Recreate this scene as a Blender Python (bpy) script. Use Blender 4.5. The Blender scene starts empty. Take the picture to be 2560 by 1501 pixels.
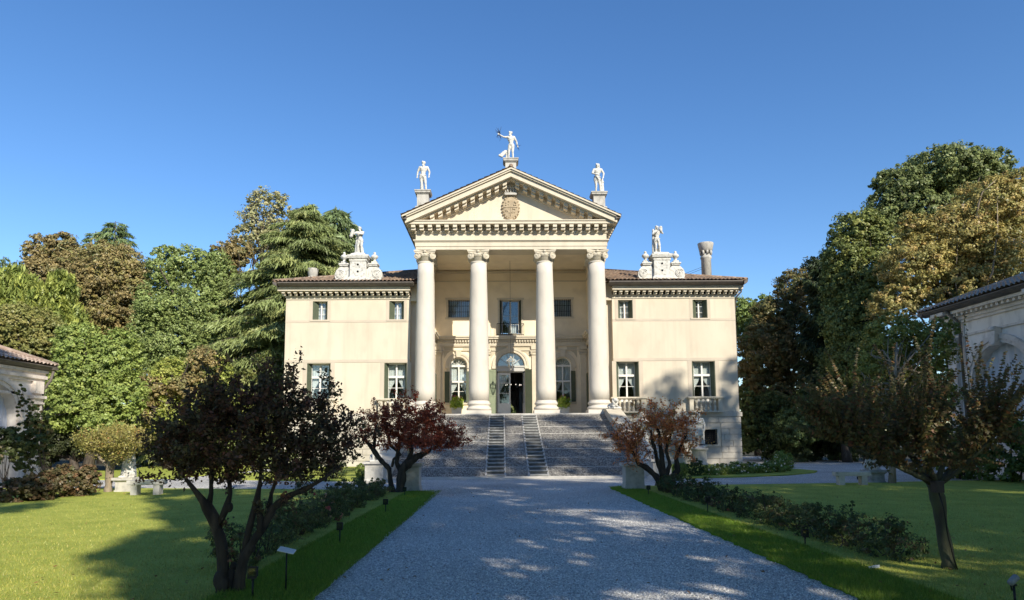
import bpy, math, random
import numpy as np
from mathutils import Vector, Matrix

SC = bpy.context.scene
COL = SC.collection
PI = math.pi

# ------------------------------------------------------------------ camera
F, PPX, PPY, IW, IH = 1707.0, 1280.0, 917.0, 2560.0, 1501.0
PITCH, YAW, ROLL = math.radians(6.09), math.radians(0.85), math.radians(0.42)
CAM = np.array([-0.73, 0.0, 1.65])
_R = (Matrix.Rotation(-YAW, 4, 'Z') @ Matrix.Rotation(PI/2+PITCH, 4, 'X') @ Matrix.Rotation(-ROLL, 4, 'Z'))
cd = bpy.data.cameras.new('camera')
cam = bpy.data.objects.new('camera', cd); COL.objects.link(cam)
cam.matrix_world = Matrix.Translation(Vector(CAM)) @ _R
cd.sensor_fit = 'HORIZONTAL'; cd.sensor_width = 36.0; cd.lens = 36.0*F/IW
cd.shift_x = 0.0; cd.shift_y = (PPY-IH/2)/IW
cd.clip_start = 0.05; cd.clip_end = 3000
SC.camera = cam
_R3 = np.array(_R.to_3x3())

def ray(u, v):
    u *= 1.015873; v *= 1.015873
    return _R3 @ np.array([(u-PPX)/F, -(v-PPY)/F, -1.0])
def onz(u, v, z=0.0):
    d = ray(u, v); return CAM + d*((z-CAM[2])/d[2])
def ony(u, v, y):
    d = ray(u, v); return CAM + d*((y-CAM[1])/d[1])

# ------------------------------------------------------------------ light
SUN_EL, SUN_AZ = math.radians(30.7), math.radians(29.0)
SUN_DIR = Vector((math.sin(SUN_AZ)*math.cos(SUN_EL), -math.cos(SUN_AZ)*math.cos(SUN_EL), math.sin(SUN_EL)))
w = bpy.data.worlds.new("World"); SC.world = w; w.use_nodes = True
nt = w.node_tree; nt.nodes.clear()
sky = nt.nodes.new('ShaderNodeTexSky'); sky.sky_type = 'NISHITA'; sky.sun_disc = False
sky.sun_elevation = SUN_EL; sky.sun_rotation = PI - SUN_AZ
sky.air_density = 1.0; sky.dust_density = 0.0; sky.ozone_density = 3.0; sky.altitude = 100
bg = nt.nodes.new('ShaderNodeBackground'); bg.inputs['Strength'].default_value = 0.15
wo = nt.nodes.new('ShaderNodeOutputWorld')
hs = nt.nodes.new('ShaderNodeHueSaturation'); hs.inputs['Saturation'].default_value = 1.2; hs.inputs['Hue'].default_value = .505; hs.inputs['Value'].default_value = .88
nt.links.new(sky.outputs[0], hs.inputs['Color']); nt.links.new(hs.outputs[0], bg.inputs[0]); nt.links.new(bg.outputs[0], wo.inputs[0])
sl = bpy.data.lights.new('sun', 'SUN'); sl.energy = 5.0; sl.angle = math.radians(0.6); sl.color = (1.0, 0.925, 0.79)
so = bpy.data.objects.new('sun', sl); COL.objects.link(so)
so.rotation_mode = 'QUATERNION'; so.rotation_quaternion = (-SUN_DIR).to_track_quat('-Z', 'Y')
so.location = (40, -70, 60)
SC.view_settings.view_transform = 'Standard'; SC.view_settings.look = 'None'
SC.view_settings.exposure = 0.5; SC.view_settings.gamma = 1.0
SC.render.engine = 'CYCLES'
SC.cycles.max_bounces = 8; SC.cycles.diffuse_bounces = 5; SC.cycles.transparent_max_bounces = 8
SC.cycles.transmission_bounces = 4; SC.cycles.glossy_bounces = 2

# ------------------------------------------------------------------ materials
def _n(nt, t, **kw):
    n = nt.nodes.new(t)
    for k, v in kw.items(): setattr(n, k, v)
    return n
def material(name, c1, c2=None, scale=2.0, rough=0.85, detail=6, c3=None, scale3=14.0, amt3=0.35,
             bump=0.0, bscale=20.0, stretch=(1, 1, 1), lo=0.35, hi=0.65, metal=0.0, spec=0.3, streak=None, samt=.3, sscale=(3.2, 3.2, .16)):
    m = bpy.data.materials.new(name); m.use_nodes = True
    nt = m.node_tree; p = nt.nodes['Principled BSDF']
    p.inputs['Roughness'].default_value = rough; p.inputs['Metallic'].default_value = metal
    p.inputs['Specular IOR Level'].default_value = spec
    p.inputs['Base Color'].default_value = (*c1, 1)
    tc = _n(nt, 'ShaderNodeTexCoord'); mp = _n(nt, 'ShaderNodeMapping'); mp.inputs['Scale'].default_value = stretch
    nt.links.new(tc.outputs['Object'], mp.inputs['Vector'])
    out = None
    if c2:
        nz = _n(nt, 'ShaderNodeTexNoise'); nz.inputs['Scale'].default_value = scale; nz.inputs['Detail'].default_value = detail
        nt.links.new(mp.outputs[0], nz.inputs['Vector'])
        r = _n(nt, 'ShaderNodeValToRGB'); r.color_ramp.elements[0].position = lo; r.color_ramp.elements[1].position = hi
        r.color_ramp.elements[0].color = (*c1, 1); r.color_ramp.elements[1].color = (*c2, 1)
        nt.links.new(nz.outputs['Fac'], r.inputs[0]); out = r.outputs[0]
        if c3:
            n3 = _n(nt, 'ShaderNodeTexNoise'); n3.inputs['Scale'].default_value = scale3; n3.inputs['Detail'].default_value = 4
            nt.links.new(mp.outputs[0], n3.inputs['Vector'])
            r3 = _n(nt, 'ShaderNodeMapRange'); r3.inputs['From Min'].default_value = 0.5; r3.inputs['From Max'].default_value = 0.72
            r3.inputs['To Max'].default_value = amt3
            nt.links.new(n3.outputs['Fac'], r3.inputs['Value'])
            mx = _n(nt, 'ShaderNodeMix', data_type='RGBA')
            mx.inputs[7].default_value = (*c3, 1)
            nt.links.new(r3.outputs[0], mx.inputs[0]); nt.links.new(out, mx.inputs[6]); out = mx.outputs[2]
        if streak:
            m2 = _n(nt, 'ShaderNodeMapping'); m2.inputs['Scale'].default_value = sscale; nt.links.new(tc.outputs['Object'], m2.inputs['Vector'])
            n4 = _n(nt, 'ShaderNodeTexNoise'); n4.inputs['Scale'].default_value = 1.0; n4.inputs['Detail'].default_value = 5; nt.links.new(m2.outputs[0], n4.inputs['Vector'])
            r4 = _n(nt, 'ShaderNodeMapRange'); r4.inputs['From Min'].default_value = .52; r4.inputs['From Max'].default_value = .78; r4.inputs['To Max'].default_value = samt
            nt.links.new(n4.outputs['Fac'], r4.inputs['Value'])
            mx = _n(nt, 'ShaderNodeMix', data_type='RGBA'); mx.inputs[7].default_value = (*streak, 1)
            nt.links.new(r4.outputs[0], mx.inputs[0]); nt.links.new(out, mx.inputs[6]); out = mx.outputs[2]
        nt.links.new(out, p.inputs['Base Color'])
    if bump:
        nb = _n(nt, 'ShaderNodeTexNoise'); nb.inputs['Scale'].default_value = bscale; nb.inputs['Detail'].default_value = 5
        nt.links.new(mp.outputs[0], nb.inputs['Vector'])
        b = _n(nt, 'ShaderNodeBump'); b.inputs['Strength'].default_value = bump; b.inputs['Distance'].default_value = 0.02
        nt.links.new(nb.outputs['Fac'], b.inputs['Height']); nt.links.new(b.outputs[0], p.inputs['Normal'])
    return m

def pebble_material(name, ca, cb, cdark, scale, bump=0.8, dist=0.02, patch=None):
    m = bpy.data.materials.new(name); m.use_nodes = True
    nt = m.node_tree; p = nt.nodes['Principled BSDF']; p.inputs['Roughness'].default_value = 0.9
    p.inputs['Specular IOR Level'].default_value = 0.2
    tc = _n(nt, 'ShaderNodeTexCoord')
    v = _n(nt, 'ShaderNodeTexVoronoi'); v.inputs['Scale'].default_value = scale
    nt.links.new(tc.outputs['Object'], v.inputs['Vector'])
    sep = _n(nt, 'ShaderNodeSeparateColor'); nt.links.new(v.outputs['Color'], sep.inputs[0])
    r = _n(nt, 'ShaderNodeValToRGB'); r.color_ramp.elements[0].color = (*ca, 1); r.color_ramp.elements[1].color = (*cb, 1)
    e = r.color_ramp.elements.new(0.5); e.color = (*[(a+b)/2*0.95 for a, b in zip(ca, cb)], 1)
    nt.links.new(sep.outputs[0], r.inputs[0])
    mr = _n(nt, 'ShaderNodeMapRange'); mr.inputs['From Min'].default_value = 0.35; mr.inputs['From Max'].default_value = 0.75
    nt.links.new(v.outputs['Distance'], mr.inputs['Value'])
    mx = _n(nt, 'ShaderNodeMix', data_type='RGBA'); mx.inputs[7].default_value = (*cdark, 1)
    nt.links.new(mr.outputs[0], mx.inputs[0]); nt.links.new(r.outputs[0], mx.inputs[6]); out = mx.outputs[2]
    nz = _n(nt, 'ShaderNodeTexNoise'); nz.inputs['Scale'].default_value = 0.35; nz.inputs['Detail'].default_value = 7
    nt.links.new(tc.outputs['Object'], nz.inputs['Vector'])
    m2 = _n(nt, 'ShaderNodeMapRange'); m2.inputs['From Min'].default_value = 0.3; m2.inputs['From Max'].default_value = 0.7
    m2.inputs['To Min'].default_value = 0.78; m2.inputs['To Max'].default_value = 1.15
    nt.links.new(nz.outputs['Fac'], m2.inputs['Value'])
    ml = _n(nt, 'ShaderNodeVectorMath', operation='SCALE'); nt.links.new(out, ml.inputs[0]); nt.links.new(m2.outputs[0], ml.inputs['Scale'])
    nt.links.new(ml.outputs[0], p.inputs['Base Color'])
    b = _n(nt, 'ShaderNodeBump'); b.inputs['Strength'].default_value = bump; b.inputs['Distance'].default_value = dist; b.invert = True
    nt.links.new(v.outputs['Distance'], b.inputs['Height']); nt.links.new(b.outputs[0], p.inputs['Normal'])
    return m

def leaf_material(name, trans=0.25):
    m = bpy.data.materials.new(name); m.use_nodes = True
    nt = m.node_tree; nt.nodes.clear()
    a = _n(nt, 'ShaderNodeAttribute'); a.attribute_name = 'tint'
    d = _n(nt, 'ShaderNodeBsdfDiffuse'); t = _n(nt, 'ShaderNodeBsdfTranslucent')
    mx = _n(nt, 'ShaderNodeMixShader'); mx.inputs[0].default_value = trans
    g = _n(nt, 'ShaderNodeBsdfGlossy'); g.inputs['Roughness'].default_value = 0.45; g.inputs['Color'].default_value = (1, 1, 1, 1)
    m2 = _n(nt, 'ShaderNodeMixShader'); m2.inputs[0].default_value = 0.02
    o = _n(nt, 'ShaderNodeOutputMaterial')
    nt.links.new(a.outputs['Color'], d.inputs[0]); nt.links.new(a.outputs['Color'], t.inputs[0])
    nt.links.new(d.outputs[0], mx.inputs[1]); nt.links.new(t.outputs[0], mx.inputs[2])
    nt.links.new(mx.outputs[0], m2.inputs[1]); nt.links.new(g.outputs[0], m2.inputs[2]); nt.links.new(m2.outputs[0], o.inputs[0])
    return m

def glass_material():
    m = bpy.data.materials.new('window_glass'); m.use_nodes = True
    nt = m.node_tree; nt.nodes.clear()
    t = _n(nt, 'ShaderNodeBsdfTransparent'); t.inputs[0].default_value = (0.9, 0.93, 0.93, 1)
    g = _n(nt, 'ShaderNodeBsdfGlossy'); g.inputs['Roughness'].default_value = 0.03
    mx = _n(nt, 'ShaderNodeMixShader'); mx.inputs[0].default_value = 0.08
    o = _n(nt, 'ShaderNodeOutputMaterial')
    nt.links.new(t.outputs[0], mx.inputs[1]); nt.links.new(g.outputs[0], mx.inputs[2]); nt.links.new(mx.outputs[0], o.inputs[0])
    return m

M = {}
M['plaster'] = material('cream_plaster', (.615, .545, .425), (.575, .50, .385), scale=0.6, c3=(0.438, 0.380, 0.292), scale3=1.6, amt3=.35, bump=.08, bscale=8, stretch=(1, 1, .45), streak=(.40, .35, .27), samt=.35)
M['trim'] = material('trim_plaster', (0.593, 0.532, 0.418), (0.532, 0.471, 0.365), scale=1.3, c3=(0.395, 0.350, 0.281), scale3=5, amt3=.3, bump=.08, bscale=14)
M['band'] = material('band_plaster', (0.526, 0.453, 0.358), (0.482, 0.416, 0.329), scale=1.5, bump=.05)
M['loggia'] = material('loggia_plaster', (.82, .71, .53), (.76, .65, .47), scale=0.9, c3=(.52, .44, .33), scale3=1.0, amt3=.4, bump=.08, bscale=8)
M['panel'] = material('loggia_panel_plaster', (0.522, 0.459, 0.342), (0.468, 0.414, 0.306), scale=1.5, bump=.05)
M['column'] = material('column_stucco', (0.608, 0.560, 0.480), (0.544, 0.496, 0.424), scale=0.8, c3=(0.400, 0.360, 0.304), scale3=2.2, amt3=.35, bump=.1, bscale=10, stretch=(1, 1, .4))
M['ashlar'] = material('base_ashlar', (0.541, 0.500, 0.418), (0.459, 0.418, 0.353), scale=1.2, c3=(0.344, 0.312, 0.262), scale3=4, amt3=.4, bump=.15, bscale=16)
M['statue'] = material('statue_stone', (0.629, 0.612, 0.561), (0.527, 0.510, 0.459), scale=5, c3=(0.20, 0.195, 0.17), scale3=7, amt3=.7, bump=.25, bscale=40)
M['wstone'] = material('weathered_stone', (.50, .475, .42), (.38, .36, .32), scale=3, c3=(.24, .22, .19), scale3=6, amt3=.55, bump=.25, bscale=25, stretch=(1, 1, .5))
M['stone'] = material('pale_stone', (0.540, 0.513, 0.459), (0.414, 0.396, 0.360), scale=3, c3=(0.243, 0.234, 0.207), scale3=8, amt3=.5, bump=.2, bscale=30)
M['greystone'] = material('grey_stone', (.34, .34, .33), (.24, .24, .23), scale=4, c3=(.14, .15, .12), scale3=9, amt3=.5, bump=.25, bscale=30)
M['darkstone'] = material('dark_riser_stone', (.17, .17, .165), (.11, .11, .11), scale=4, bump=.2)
M['coat'] = material('coat_stone', (.42, .34, .23), (.34, .27, .18), scale=6, c3=(.3, .23, .15), scale3=16, amt3=.5, bump=.3, bscale=40)
M['tile'] = material('roof_tile', (.34, .23, .155), (.13, .095, .075), scale=6.0, detail=2, c3=(.42, .36, .27), scale3=7, amt3=.6, bump=.3, bscale=24, lo=.32, hi=.68, streak=(.06, .05, .042), samt=.85, sscale=(4.0, .5, .5))
M['tilepale'] = material('pale_roof_tile', (.42, .31, .24), (.30, .22, .17), scale=5.0, c3=(.52, .45, .37), scale3=3.2, amt3=.8, bump=.3, bscale=24, lo=.3, hi=.7)
M['gutter'] = material('gutter_copper', (.10, .085, .075), (.14, .12, .10), scale=3, rough=.6)
M['green'] = material('green_paint', (.085, .10, .065), (.07, .085, .055), scale=4, rough=.6)
M['palegreen'] = material('sage_paint', (.20, .23, .15), (.17, .20, .13), scale=4, rough=.6)
M['white'] = material('white_paint', (0.702, 0.684, 0.630), (0.648, 0.630, 0.576), scale=4, rough=.5)
M['curtain'] = material('curtain_cloth', (0.720, 0.711, 0.684), (0.666, 0.657, 0.630), scale=8, rough=.95)
M['curtain_and_reflection'] = material('drawn_curtain_and_reflection', (.62, .65, .70), (.55, .58, .64), scale=3, rough=.95, stretch=(6, 6, .5))  # drawn curtains, and the backing that imitates reflection in the upper loggia windows
M['redcurtain'] = material('brick_red_cloth', (.36, .13, .09), (.30, .11, .08), scale=6, rough=.95)
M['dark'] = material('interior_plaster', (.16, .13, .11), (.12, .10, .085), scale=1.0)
M['iron'] = material('wrought_iron', (.02, .02, .02), (.035, .032, .03), scale=12, rough=.6, metal=.4)
M['twig'] = material('dry_twig', (.03, .028, .035), rough=.9)
M['black'] = material('black_plastic', (.012, .012, .013), rough=.45)
M['bark'] = material('grey_brown_bark', (.085, .065, .05), (.045, .036, .03), scale=10, c3=(.17, .15, .12), scale3=7, amt3=.5, bump=.9, bscale=26, stretch=(1, 1, .28))
M['bark_dark'] = material('dark_bark', (.05, .04, .03), (.025, .02, .017), scale=10, c3=(.13, .10, .07), scale3=7, amt3=.5, bump=.9, bscale=26, stretch=(1, 1, .28))
M['bark_pale'] = material('pale_bark', (.30, .24, .17), (.16, .13, .095), scale=9, c3=(.36, .31, .24), scale3=7, amt3=.5, bump=.8, bscale=26, stretch=(1, 1, .3))
M['bark_green'] = material('mossy_bark', (.075, .08, .045), (.05, .045, .035), scale=9, c3=(.10, .12, .05), scale3=6, amt3=.6, bump=.8, bscale=26, stretch=(1, 1, .3))
M['glass'] = glass_material()
M['leaf'] = leaf_material('leaf_blade', .28)
M['needle'] = leaf_material('needle_spray', .12)
M['gravel'] = pebble_material('gravel_chips', (.56, .54, .50), (.92, .89, .83), (.27, .26, .245), 42, bump=.7, dist=.03)
M['cobble'] = pebble_material('cobble_stones', (.17, .16, .145), (.52, .49, .43), (.06, .057, .052), 17, bump=.9, dist=.04)
M['lawn'] = material('lawn_turf', (.36, .39, .075), (.25, .30, .052), scale=1.4, c3=(.44, .43, .13), scale3=26, amt3=.7, bump=.5, bscale=70, rough=.95, spec=.1)
M['verge'] = material('verge_turf', (.15, .27, .018), (.11, .22, .015), scale=2.6, c3=(.22, .30, .04), scale3=22, amt3=.7, bump=.9, bscale=60, rough=.95, spec=.1)
M['soil'] = material('woodland_floor', (.05, .042, .028), (.035, .04, .02), scale=1.5, c3=(.08, .06, .035), scale3=9, amt3=.7, bump=.6, bscale=20)
M['wood'] = material('painted_door_wood', (.46, .45, .42), (.42, .41, .38), scale=3, rough=.6)
M['paper'] = material('white_paper', (.72, .73, .72), (.66, .67, .66), scale=4, rough=.7)
M['pot'] = material('pot_soil', (.09, .07, .05))
bulb = bpy.data.materials.new('lit_bulb'); bulb.use_nodes = True
bulb.node_tree.nodes['Principled BSDF'].inputs['Emission Color'].default_value = (1, .9, .75, 1)
bulb.node_tree.nodes['Principled BSDF'].inputs['Emission Strength'].default_value = 1.6
M['bulb'] = bulb

# ------------------------------------------------------------------ helpers
ORG = {}
def thing(name, label, cat, loc=(0, 0, 0), group=None):
    o = bpy.data.objects.new(name, None); COL.objects.link(o); o.empty_display_size = .2
    o.location = loc; ORG[o.name] = np.array(loc, float)
    o['label'] = label; o['category'] = cat
    if group: o['group'] = group
    return o
def tag(o, label, cat, group=None):
    o['label'] = label; o['category'] = cat
    if group: o['group'] = group
    return o
def struct(o, kind='structure'):
    o['kind'] = kind; return o
def link(name, me, m, parent=None, loc=None):
    o = bpy.data.objects.new(name, me); COL.objects.link(o)
    if m is not None and len(me.materials) == 0: me.materials.append(M[m] if isinstance(m, str) else m)
    if parent is not None:
        o.parent = parent; ORG[o.name] = ORG[parent.name]
        if loc is not None: o.location = loc
    return o

class MB:
    def __init__(s): s.v = []; s.f = []; s.sm = []
    def add(s, vs, fs, smooth=False):
        b = len(s.v); s.v += [tuple(map(float, p)) for p in vs]
        s.f += [tuple(i+b for i in f) for f in fs]; s.sm += [smooth]*len(fs); return s
    def box(s, x0, x1, y0, y1, z0, z1):
        if x0 > x1: x0, x1 = x1, x0
        return s.add([(x0,y0,z0),(x1,y0,z0),(x1,y1,z0),(x0,y1,z0),(x0,y0,z1),(x1,y0,z1),(x1,y1,z1),(x0,y1,z1)],
                     [(3,2,1,0),(4,5,6,7),(0,1,5,4),(1,2,6,5),(2,3,7,6),(3,0,4,7)])
    def frustum(s, cx, cy, z0, z1, a0, b0, a1, b1):
        return s.add([(cx-a0,cy-b0,z0),(cx+a0,cy-b0,z0),(cx+a0,cy+b0,z0),(cx-a0,cy+b0,z0),
                      (cx-a1,cy-b1,z1),(cx+a1,cy-b1,z1),(cx+a1,cy+b1,z1),(cx-a1,cy+b1,z1)],
                     [(3,2,1,0),(4,5,6,7),(0,1,5,4),(1,2,6,5),(2,3,7,6),(3,0,4,7)])
    def hexa(s, pts):
        return s.add(pts, [(3,2,1,0),(4,5,6,7),(0,1,5,4),(1,2,6,5),(2,3,7,6),(3,0,4,7)])
    def prism_y(s, poly, y0, y1):          # polygon in (x,z), extruded along y
        n = len(poly)
        return s.add([(x, y0, z) for x, z in poly]+[(x, y1, z) for x, z in poly],
                     [tuple(range(n)), tuple(range(2*n-1, n-1, -1))]+[(i, i+n, (i+1) % n+n, (i+1) % n) for i in range(n)])
    def prism_x(s, poly, x0, x1):          # polygon in (y,z)
        n = len(poly)
        return s.add([(x0, y, z) for y, z in poly]+[(x1, y, z) for y, z in poly],
                     [tuple(range(n)), tuple(range(2*n-1, n-1, -1))]+[(i, i+n, (i+1) % n+n, (i+1) % n) for i in range(n)])
    def prism_z(s, poly, z0, z1):
        n = len(poly)
        return s.add([(x, y, z0) for x, y in poly]+[(x, y, z1) for x, y in poly],
                     [tuple(range(n-1, -1, -1)), tuple(range(n, 2*n))]+[(i, (i+1) % n, (i+1) % n+n, i+n) for i in range(n)])
    def lathe(s, prof, cx, cy, seg=24, smooth=True, axis='z', ripple=0, rn=0):
        vs = []; fs = []
        for r, z in prof:
            for k in range(seg):
                a = 2*PI*k/seg; rr = r*(1+ripple*math.cos(rn*a)) if rn else r
                p = (cx+rr*math.cos(a), cy+rr*math.sin(a), z)
                vs.append(p)
        for i in range(len(prof)-1):
            for k in range(seg):
                fs.append((i*seg+k, i*seg+(k+1) % seg, (i+1)*seg+(k+1) % seg, (i+1)*seg+k))
        fs.append(tuple(range(seg-1, -1, -1))); fs.append(tuple(range((len(prof)-1)*seg, len(prof)*seg)))
        return s.add(vs, fs, smooth)
    def tube(s, pts, rad, seg=8, smooth=True, cap=True):
        pts = [Vector(p) for p in pts]; n = len(pts)
        if not hasattr(rad, '__len__'): rad = [rad]*n
        vs = []; fs = []; ref = None
        for i in range(n):
            t = (pts[min(i+1, n-1)]-pts[max(i-1, 0)])
            t = t.normalized() if t.length > 1e-9 else Vector((0, 0, 1))
            if ref is None:
                ref = Vector((1, 0, 0)) if abs(t.x) < .8 else Vector((0, 1, 0))
            a = (ref-t*ref.dot(t)).normalized(); ref = a; b = t.cross(a)
            for k in range(seg):
                an = 2*PI*k/seg; p = pts[i]+(a*math.cos(an)+b*math.sin(an))*rad[i]; vs.append(tuple(p))
        for i in range(n-1):
            for k in range(seg):
                fs.append((i*seg+k, i*seg+(k+1) % seg, (i+1)*seg+(k+1) % seg, (i+1)*seg+k))
        if cap: fs.append(tuple(range(seg-1, -1, -1))); fs.append(tuple(range((n-1)*seg, n*seg)))
        return s.add(vs, fs, smooth)
    def ball(s, c, r, seg=12, rings=8, sc=(1, 1, 1), rot=None):
        vs = []; fs = []
        for i in range(rings+1):
            th = PI*i/rings
            for k in range(seg):
                a = 2*PI*k/seg
                p = Vector((math.sin(th)*math.cos(a)*r*sc[0], math.sin(th)*math.sin(a)*r*sc[1], math.cos(th)*r*sc[2]))
                if rot is not None: p = rot @ p
                vs.append(tuple(p+Vector(c)))
        for i in range(rings):
            for k in range(seg):
                fs.append((i*seg+k, (i+1)*seg+k, (i+1)*seg+(k+1) % seg, i*seg+(k+1) % seg))
        return s.add(vs, fs, True)
    def build(s, name, m, parent=None, loc=None):
        vs = s.v
        if parent is not None and loc is None:
            o = ORG[parent.name]; vs = [(x-o[0], y-o[1], z-o[2]) for x, y, z in vs]
        me = bpy.data.meshes.new(name); me.from_pydata(vs, [], s.f); me.update()
        me.polygons.foreach_set('use_smooth', s.sm)
        return link(name, me, m, parent, loc)

FOL = 2.3
def quads(name, V, m, parent=None, tint=None, nv=4):
    """V (N,nv,3) world coordinates: one polygon per row"""
    V = np.asarray(V, np.float32); n = len(V)
    if parent is not None: V = V-ORG[parent.name].astype(np.float32)
    if tint is not None and name in ('crown', 'foliage', 'leaves'): tint = np.asarray(tint)*(FOL if name == 'crown' else 1.85 if name == 'foliage' else 1.5)
    me = bpy.data.meshes.new(name)
    me.vertices.add(n*nv); me.vertices.foreach_set('co', V.reshape(-1))
    me.loops.add(n*nv); me.loops.foreach_set('vertex_index', np.arange(n*nv, dtype=np.int32))
    me.polygons.add(n); me.polygons.foreach_set('loop_start', np.arange(0, n*nv, nv, dtype=np.int32))
    me.polygons.foreach_set('loop_total', np.full(n, nv, np.int32))
    me.update(calc_edges=True)
    if tint is not None:
        a = me.attributes.new('tint', 'FLOAT_COLOR', 'FACE')
        c = np.ones((n, 4), np.float32); c[:, :3] = tint; a.data.foreach_set('color', c.reshape(-1))
    return link(name, me, m, parent)

def nrm(a): return a/np.maximum(np.linalg.norm(a, axis=-1, keepdims=True), 1e-9)

def leaves(P, N, size, rng, aspect=.6, droop=.3, jit=.55, D=None):
    """rhombic leaf blades: P positions, N facing"""
    n = len(P); sz = size*(1+jit*(rng.random(n)-.5)*2)
    if D is None: D = rng.normal(size=(n, 3))
    D = D-N*np.sum(D*N, 1, keepdims=True); D = nrm(D); D[:, 2] -= droop; D = nrm(D)
    S = nrm(np.cross(D, N)); L = sz[:, None]
    V = np.empty((n, 4, 3))
    up = nrm(np.cross(S, D))
    V[:, 0] = P-D*L*.5; V[:, 1] = P+S*L*aspect*.5-D*L*.05+up*L*.06; V[:, 2] = P+D*L*.5-up*L*.05; V[:, 3] = P-S*L*aspect*.5-D*L*.05+up*L*.06
    return V

def pick_cols(cols, rng, n):
    c = np.array([x[:3] for x in cols]); c = (c*.86+.14*c.mean(1, keepdims=True))*np.array([1.14, 1.02, .80]); p = np.array([x[3] if len(x) > 3 else 1. for x in cols]); p /= p.sum()
    return c[rng.choice(len(c), n, p=p)]

def crown(lobes, n, size, cols, rng, clump=.2, fill=.3, up=.45, aspect=.6, droop=.3, flat=.7, perclump=42):
    lobes = np.array(lobes, float); area = (lobes[:, 3]*lobes[:, 5]+lobes[:, 4]*lobes[:, 3]); pr = area/area.sum()
    K = max(8, n//perclump)
    li = rng.choice(len(lobes), K, p=pr)
    d = nrm(rng.normal(size=(K, 3)))
    rad = np.where(rng.random(K) < fill, rng.random(K)**.5*.75, .78+.25*rng.random(K))
    C = lobes[li, :3]+d*lobes[li, 3:]*rad[:, None]
    cr = clump*np.minimum(lobes[li, 3], lobes[li, 5])*(.4+1.3*rng.random(K)**1.5)
    ccol = pick_cols(cols, rng, K)*(.82+.36*rng.random((K, 1)))
    ci = rng.choice(K, n)
    g = rng.normal(size=(n, 3)); g = nrm(g)*(rng.random((n, 1))**.45)
    g[:, 2] *= flat
    P = C[ci]+g*cr[ci, None]
    O = nrm(d[ci]*.5+g*.7)
    N = nrm(O*.9+np.array([0, 0, up*.8])+rng.normal(size=(n, 3))*.42)
    V = leaves(P, N, size, rng, aspect, droop)
    T = ccol[ci]*.75+pick_cols(cols, rng, n)*.25
    T = T*(.75+.5*rng.random((n, 1)))
    return V, T, C

def limbs_mb(base, top, r0, targets, rng, r1=None):
    mb = MB(); base = np.array(base); top = np.array(top); k = 6
    ax = [base+(top-base)*i/(k-1)+rng.normal(size=3)*r0*.35*(1 if 0 < i < k-1 else 0) for i in range(k)]
    rr = [r0*(1.25 if i == 0 else 1)*(1-.72*i/(k-1)) for i in range(k)]
    mb.tube(ax, rr, 9)
    L = np.linalg.norm(top-base)
    for t in targets:
        h = .3+.6*rng.random(); s = base+(top-base)*h; s[2] = min(s[2], t[2])
        mid = s+(t-s)*.5; mid[2] += .06*L*(rng.random()-.2); mid += rng.normal(size=3)*.03*L
        mb.tube([s, s+(mid-s)*.5+rng.normal(size=3)*.015*L, mid, mid+(t-mid)*.5+rng.normal(size=3)*.015*L, t],
                [r0*.34, r0*.27, r0*.19, r0*.12, r0*.05], 6)
    return mb

def px_lobes(L, Y, depth=.9):
    out = []
    for l in L:
        u, v, ru, rv = l[:4]; dy = l[4] if len(l) > 4 else 0
        c = ony(u, v, Y+dy); s = (Y+dy)/1680.
        out.append((c[0], c[1], c[2], ru*s, max(ru, rv)*s*depth, rv*s))
    return out

def broadleaf(label, px, Y, n, size, cols, seed, name='broadleaf_tree', trunk=.28, bark='bark', base=None, lobes=None, nl=9, group='park trees round the villa', **kw):
    rng = np.random.default_rng(seed)
    lb = lobes if lobes is not None else px_lobes(px, Y)
    a = np.array(lb)
    if base is None:
        base = (float(np.average(a[:, 0], weights=a[:, 3])), float(np.average(a[:, 1], weights=a[:, 3])), 0.)
    t = thing(name, label, 'tree', base, group)
    V, T, C = crown(lb, int(n*1.6), size*.78, cols, rng, **kw)
    quads('crown', V, 'leaf', t, T)
    zt = a[:, 2].max()*.85+.15*a[:, 2].min()
    tg = [C[i] for i in rng.choice(len(C), min(nl*3, len(C)), replace=False)]
    top = (float(np.mean(a[:, 0]))*.5+base[0]*.5, float(np.mean(a[:, 1]))*.5+base[1]*.5, zt)
    limbs_mb((base[0], base[1], -.1), top, trunk, tg, rng).build('trunk', bark, t)
    return t

# ------------------------------------------------------------------ ground
def sheet(name, pts, z, m, kind='structure', skirt=.0, sub=None):
    mb = MB(); n = len(pts)
    if skirt: mb.prism_z(pts, z-skirt, z)
    else: mb.add([(x, y, z) for x, y in pts], [tuple(range(n))])
    return struct(mb.build(name, m), kind)
def wavy(pts, amp, step, seed):
    rng = random.Random(seed); out = []
    for i in range(len(pts)):
        a = Vector(pts[i]); b = Vector(pts[(i+1) % len(pts)]); L = (b-a).length; k = max(1, int(L/step)) if L < 60 else 1
        nrmv = Vector((-(b-a).y, (b-a).x)).normalized()
        for j in range(k):
            p = a+(b-a)*j/k
            if k > 1: p = p+nrmv*rng.uniform(-amp, amp)
            out.append((p.x, p.y))
    return out
sheet('ground', [(-900, -300), (900, -300), (900, 1500), (-900, 1500)], -.02, 'soil')
sheet('gravel_path', [(-24, -14), (24, -14), (24, 60), (-24, 60)], 0.0, 'gravel')
LL = [(-3.75, 4), (-3.75, 22.1), (-5, 22.6), (-9, 23.6), (-15.3, 24.8), (-23, 25.2), (-23, 4)]
RL = [(3.75, 4), (23, 4), (23, 25), (15.5, 24.9), (13, 24.3), (8.5, 23.9), (3.75, 23.5)]
sheet('lawn', wavy(LL, .02, .4, 1), .05, 'lawn', skirt=.07)
sheet('lawn', wavy(RL, .02, .4, 2), .05, 'lawn', skirt=.07)
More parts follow.
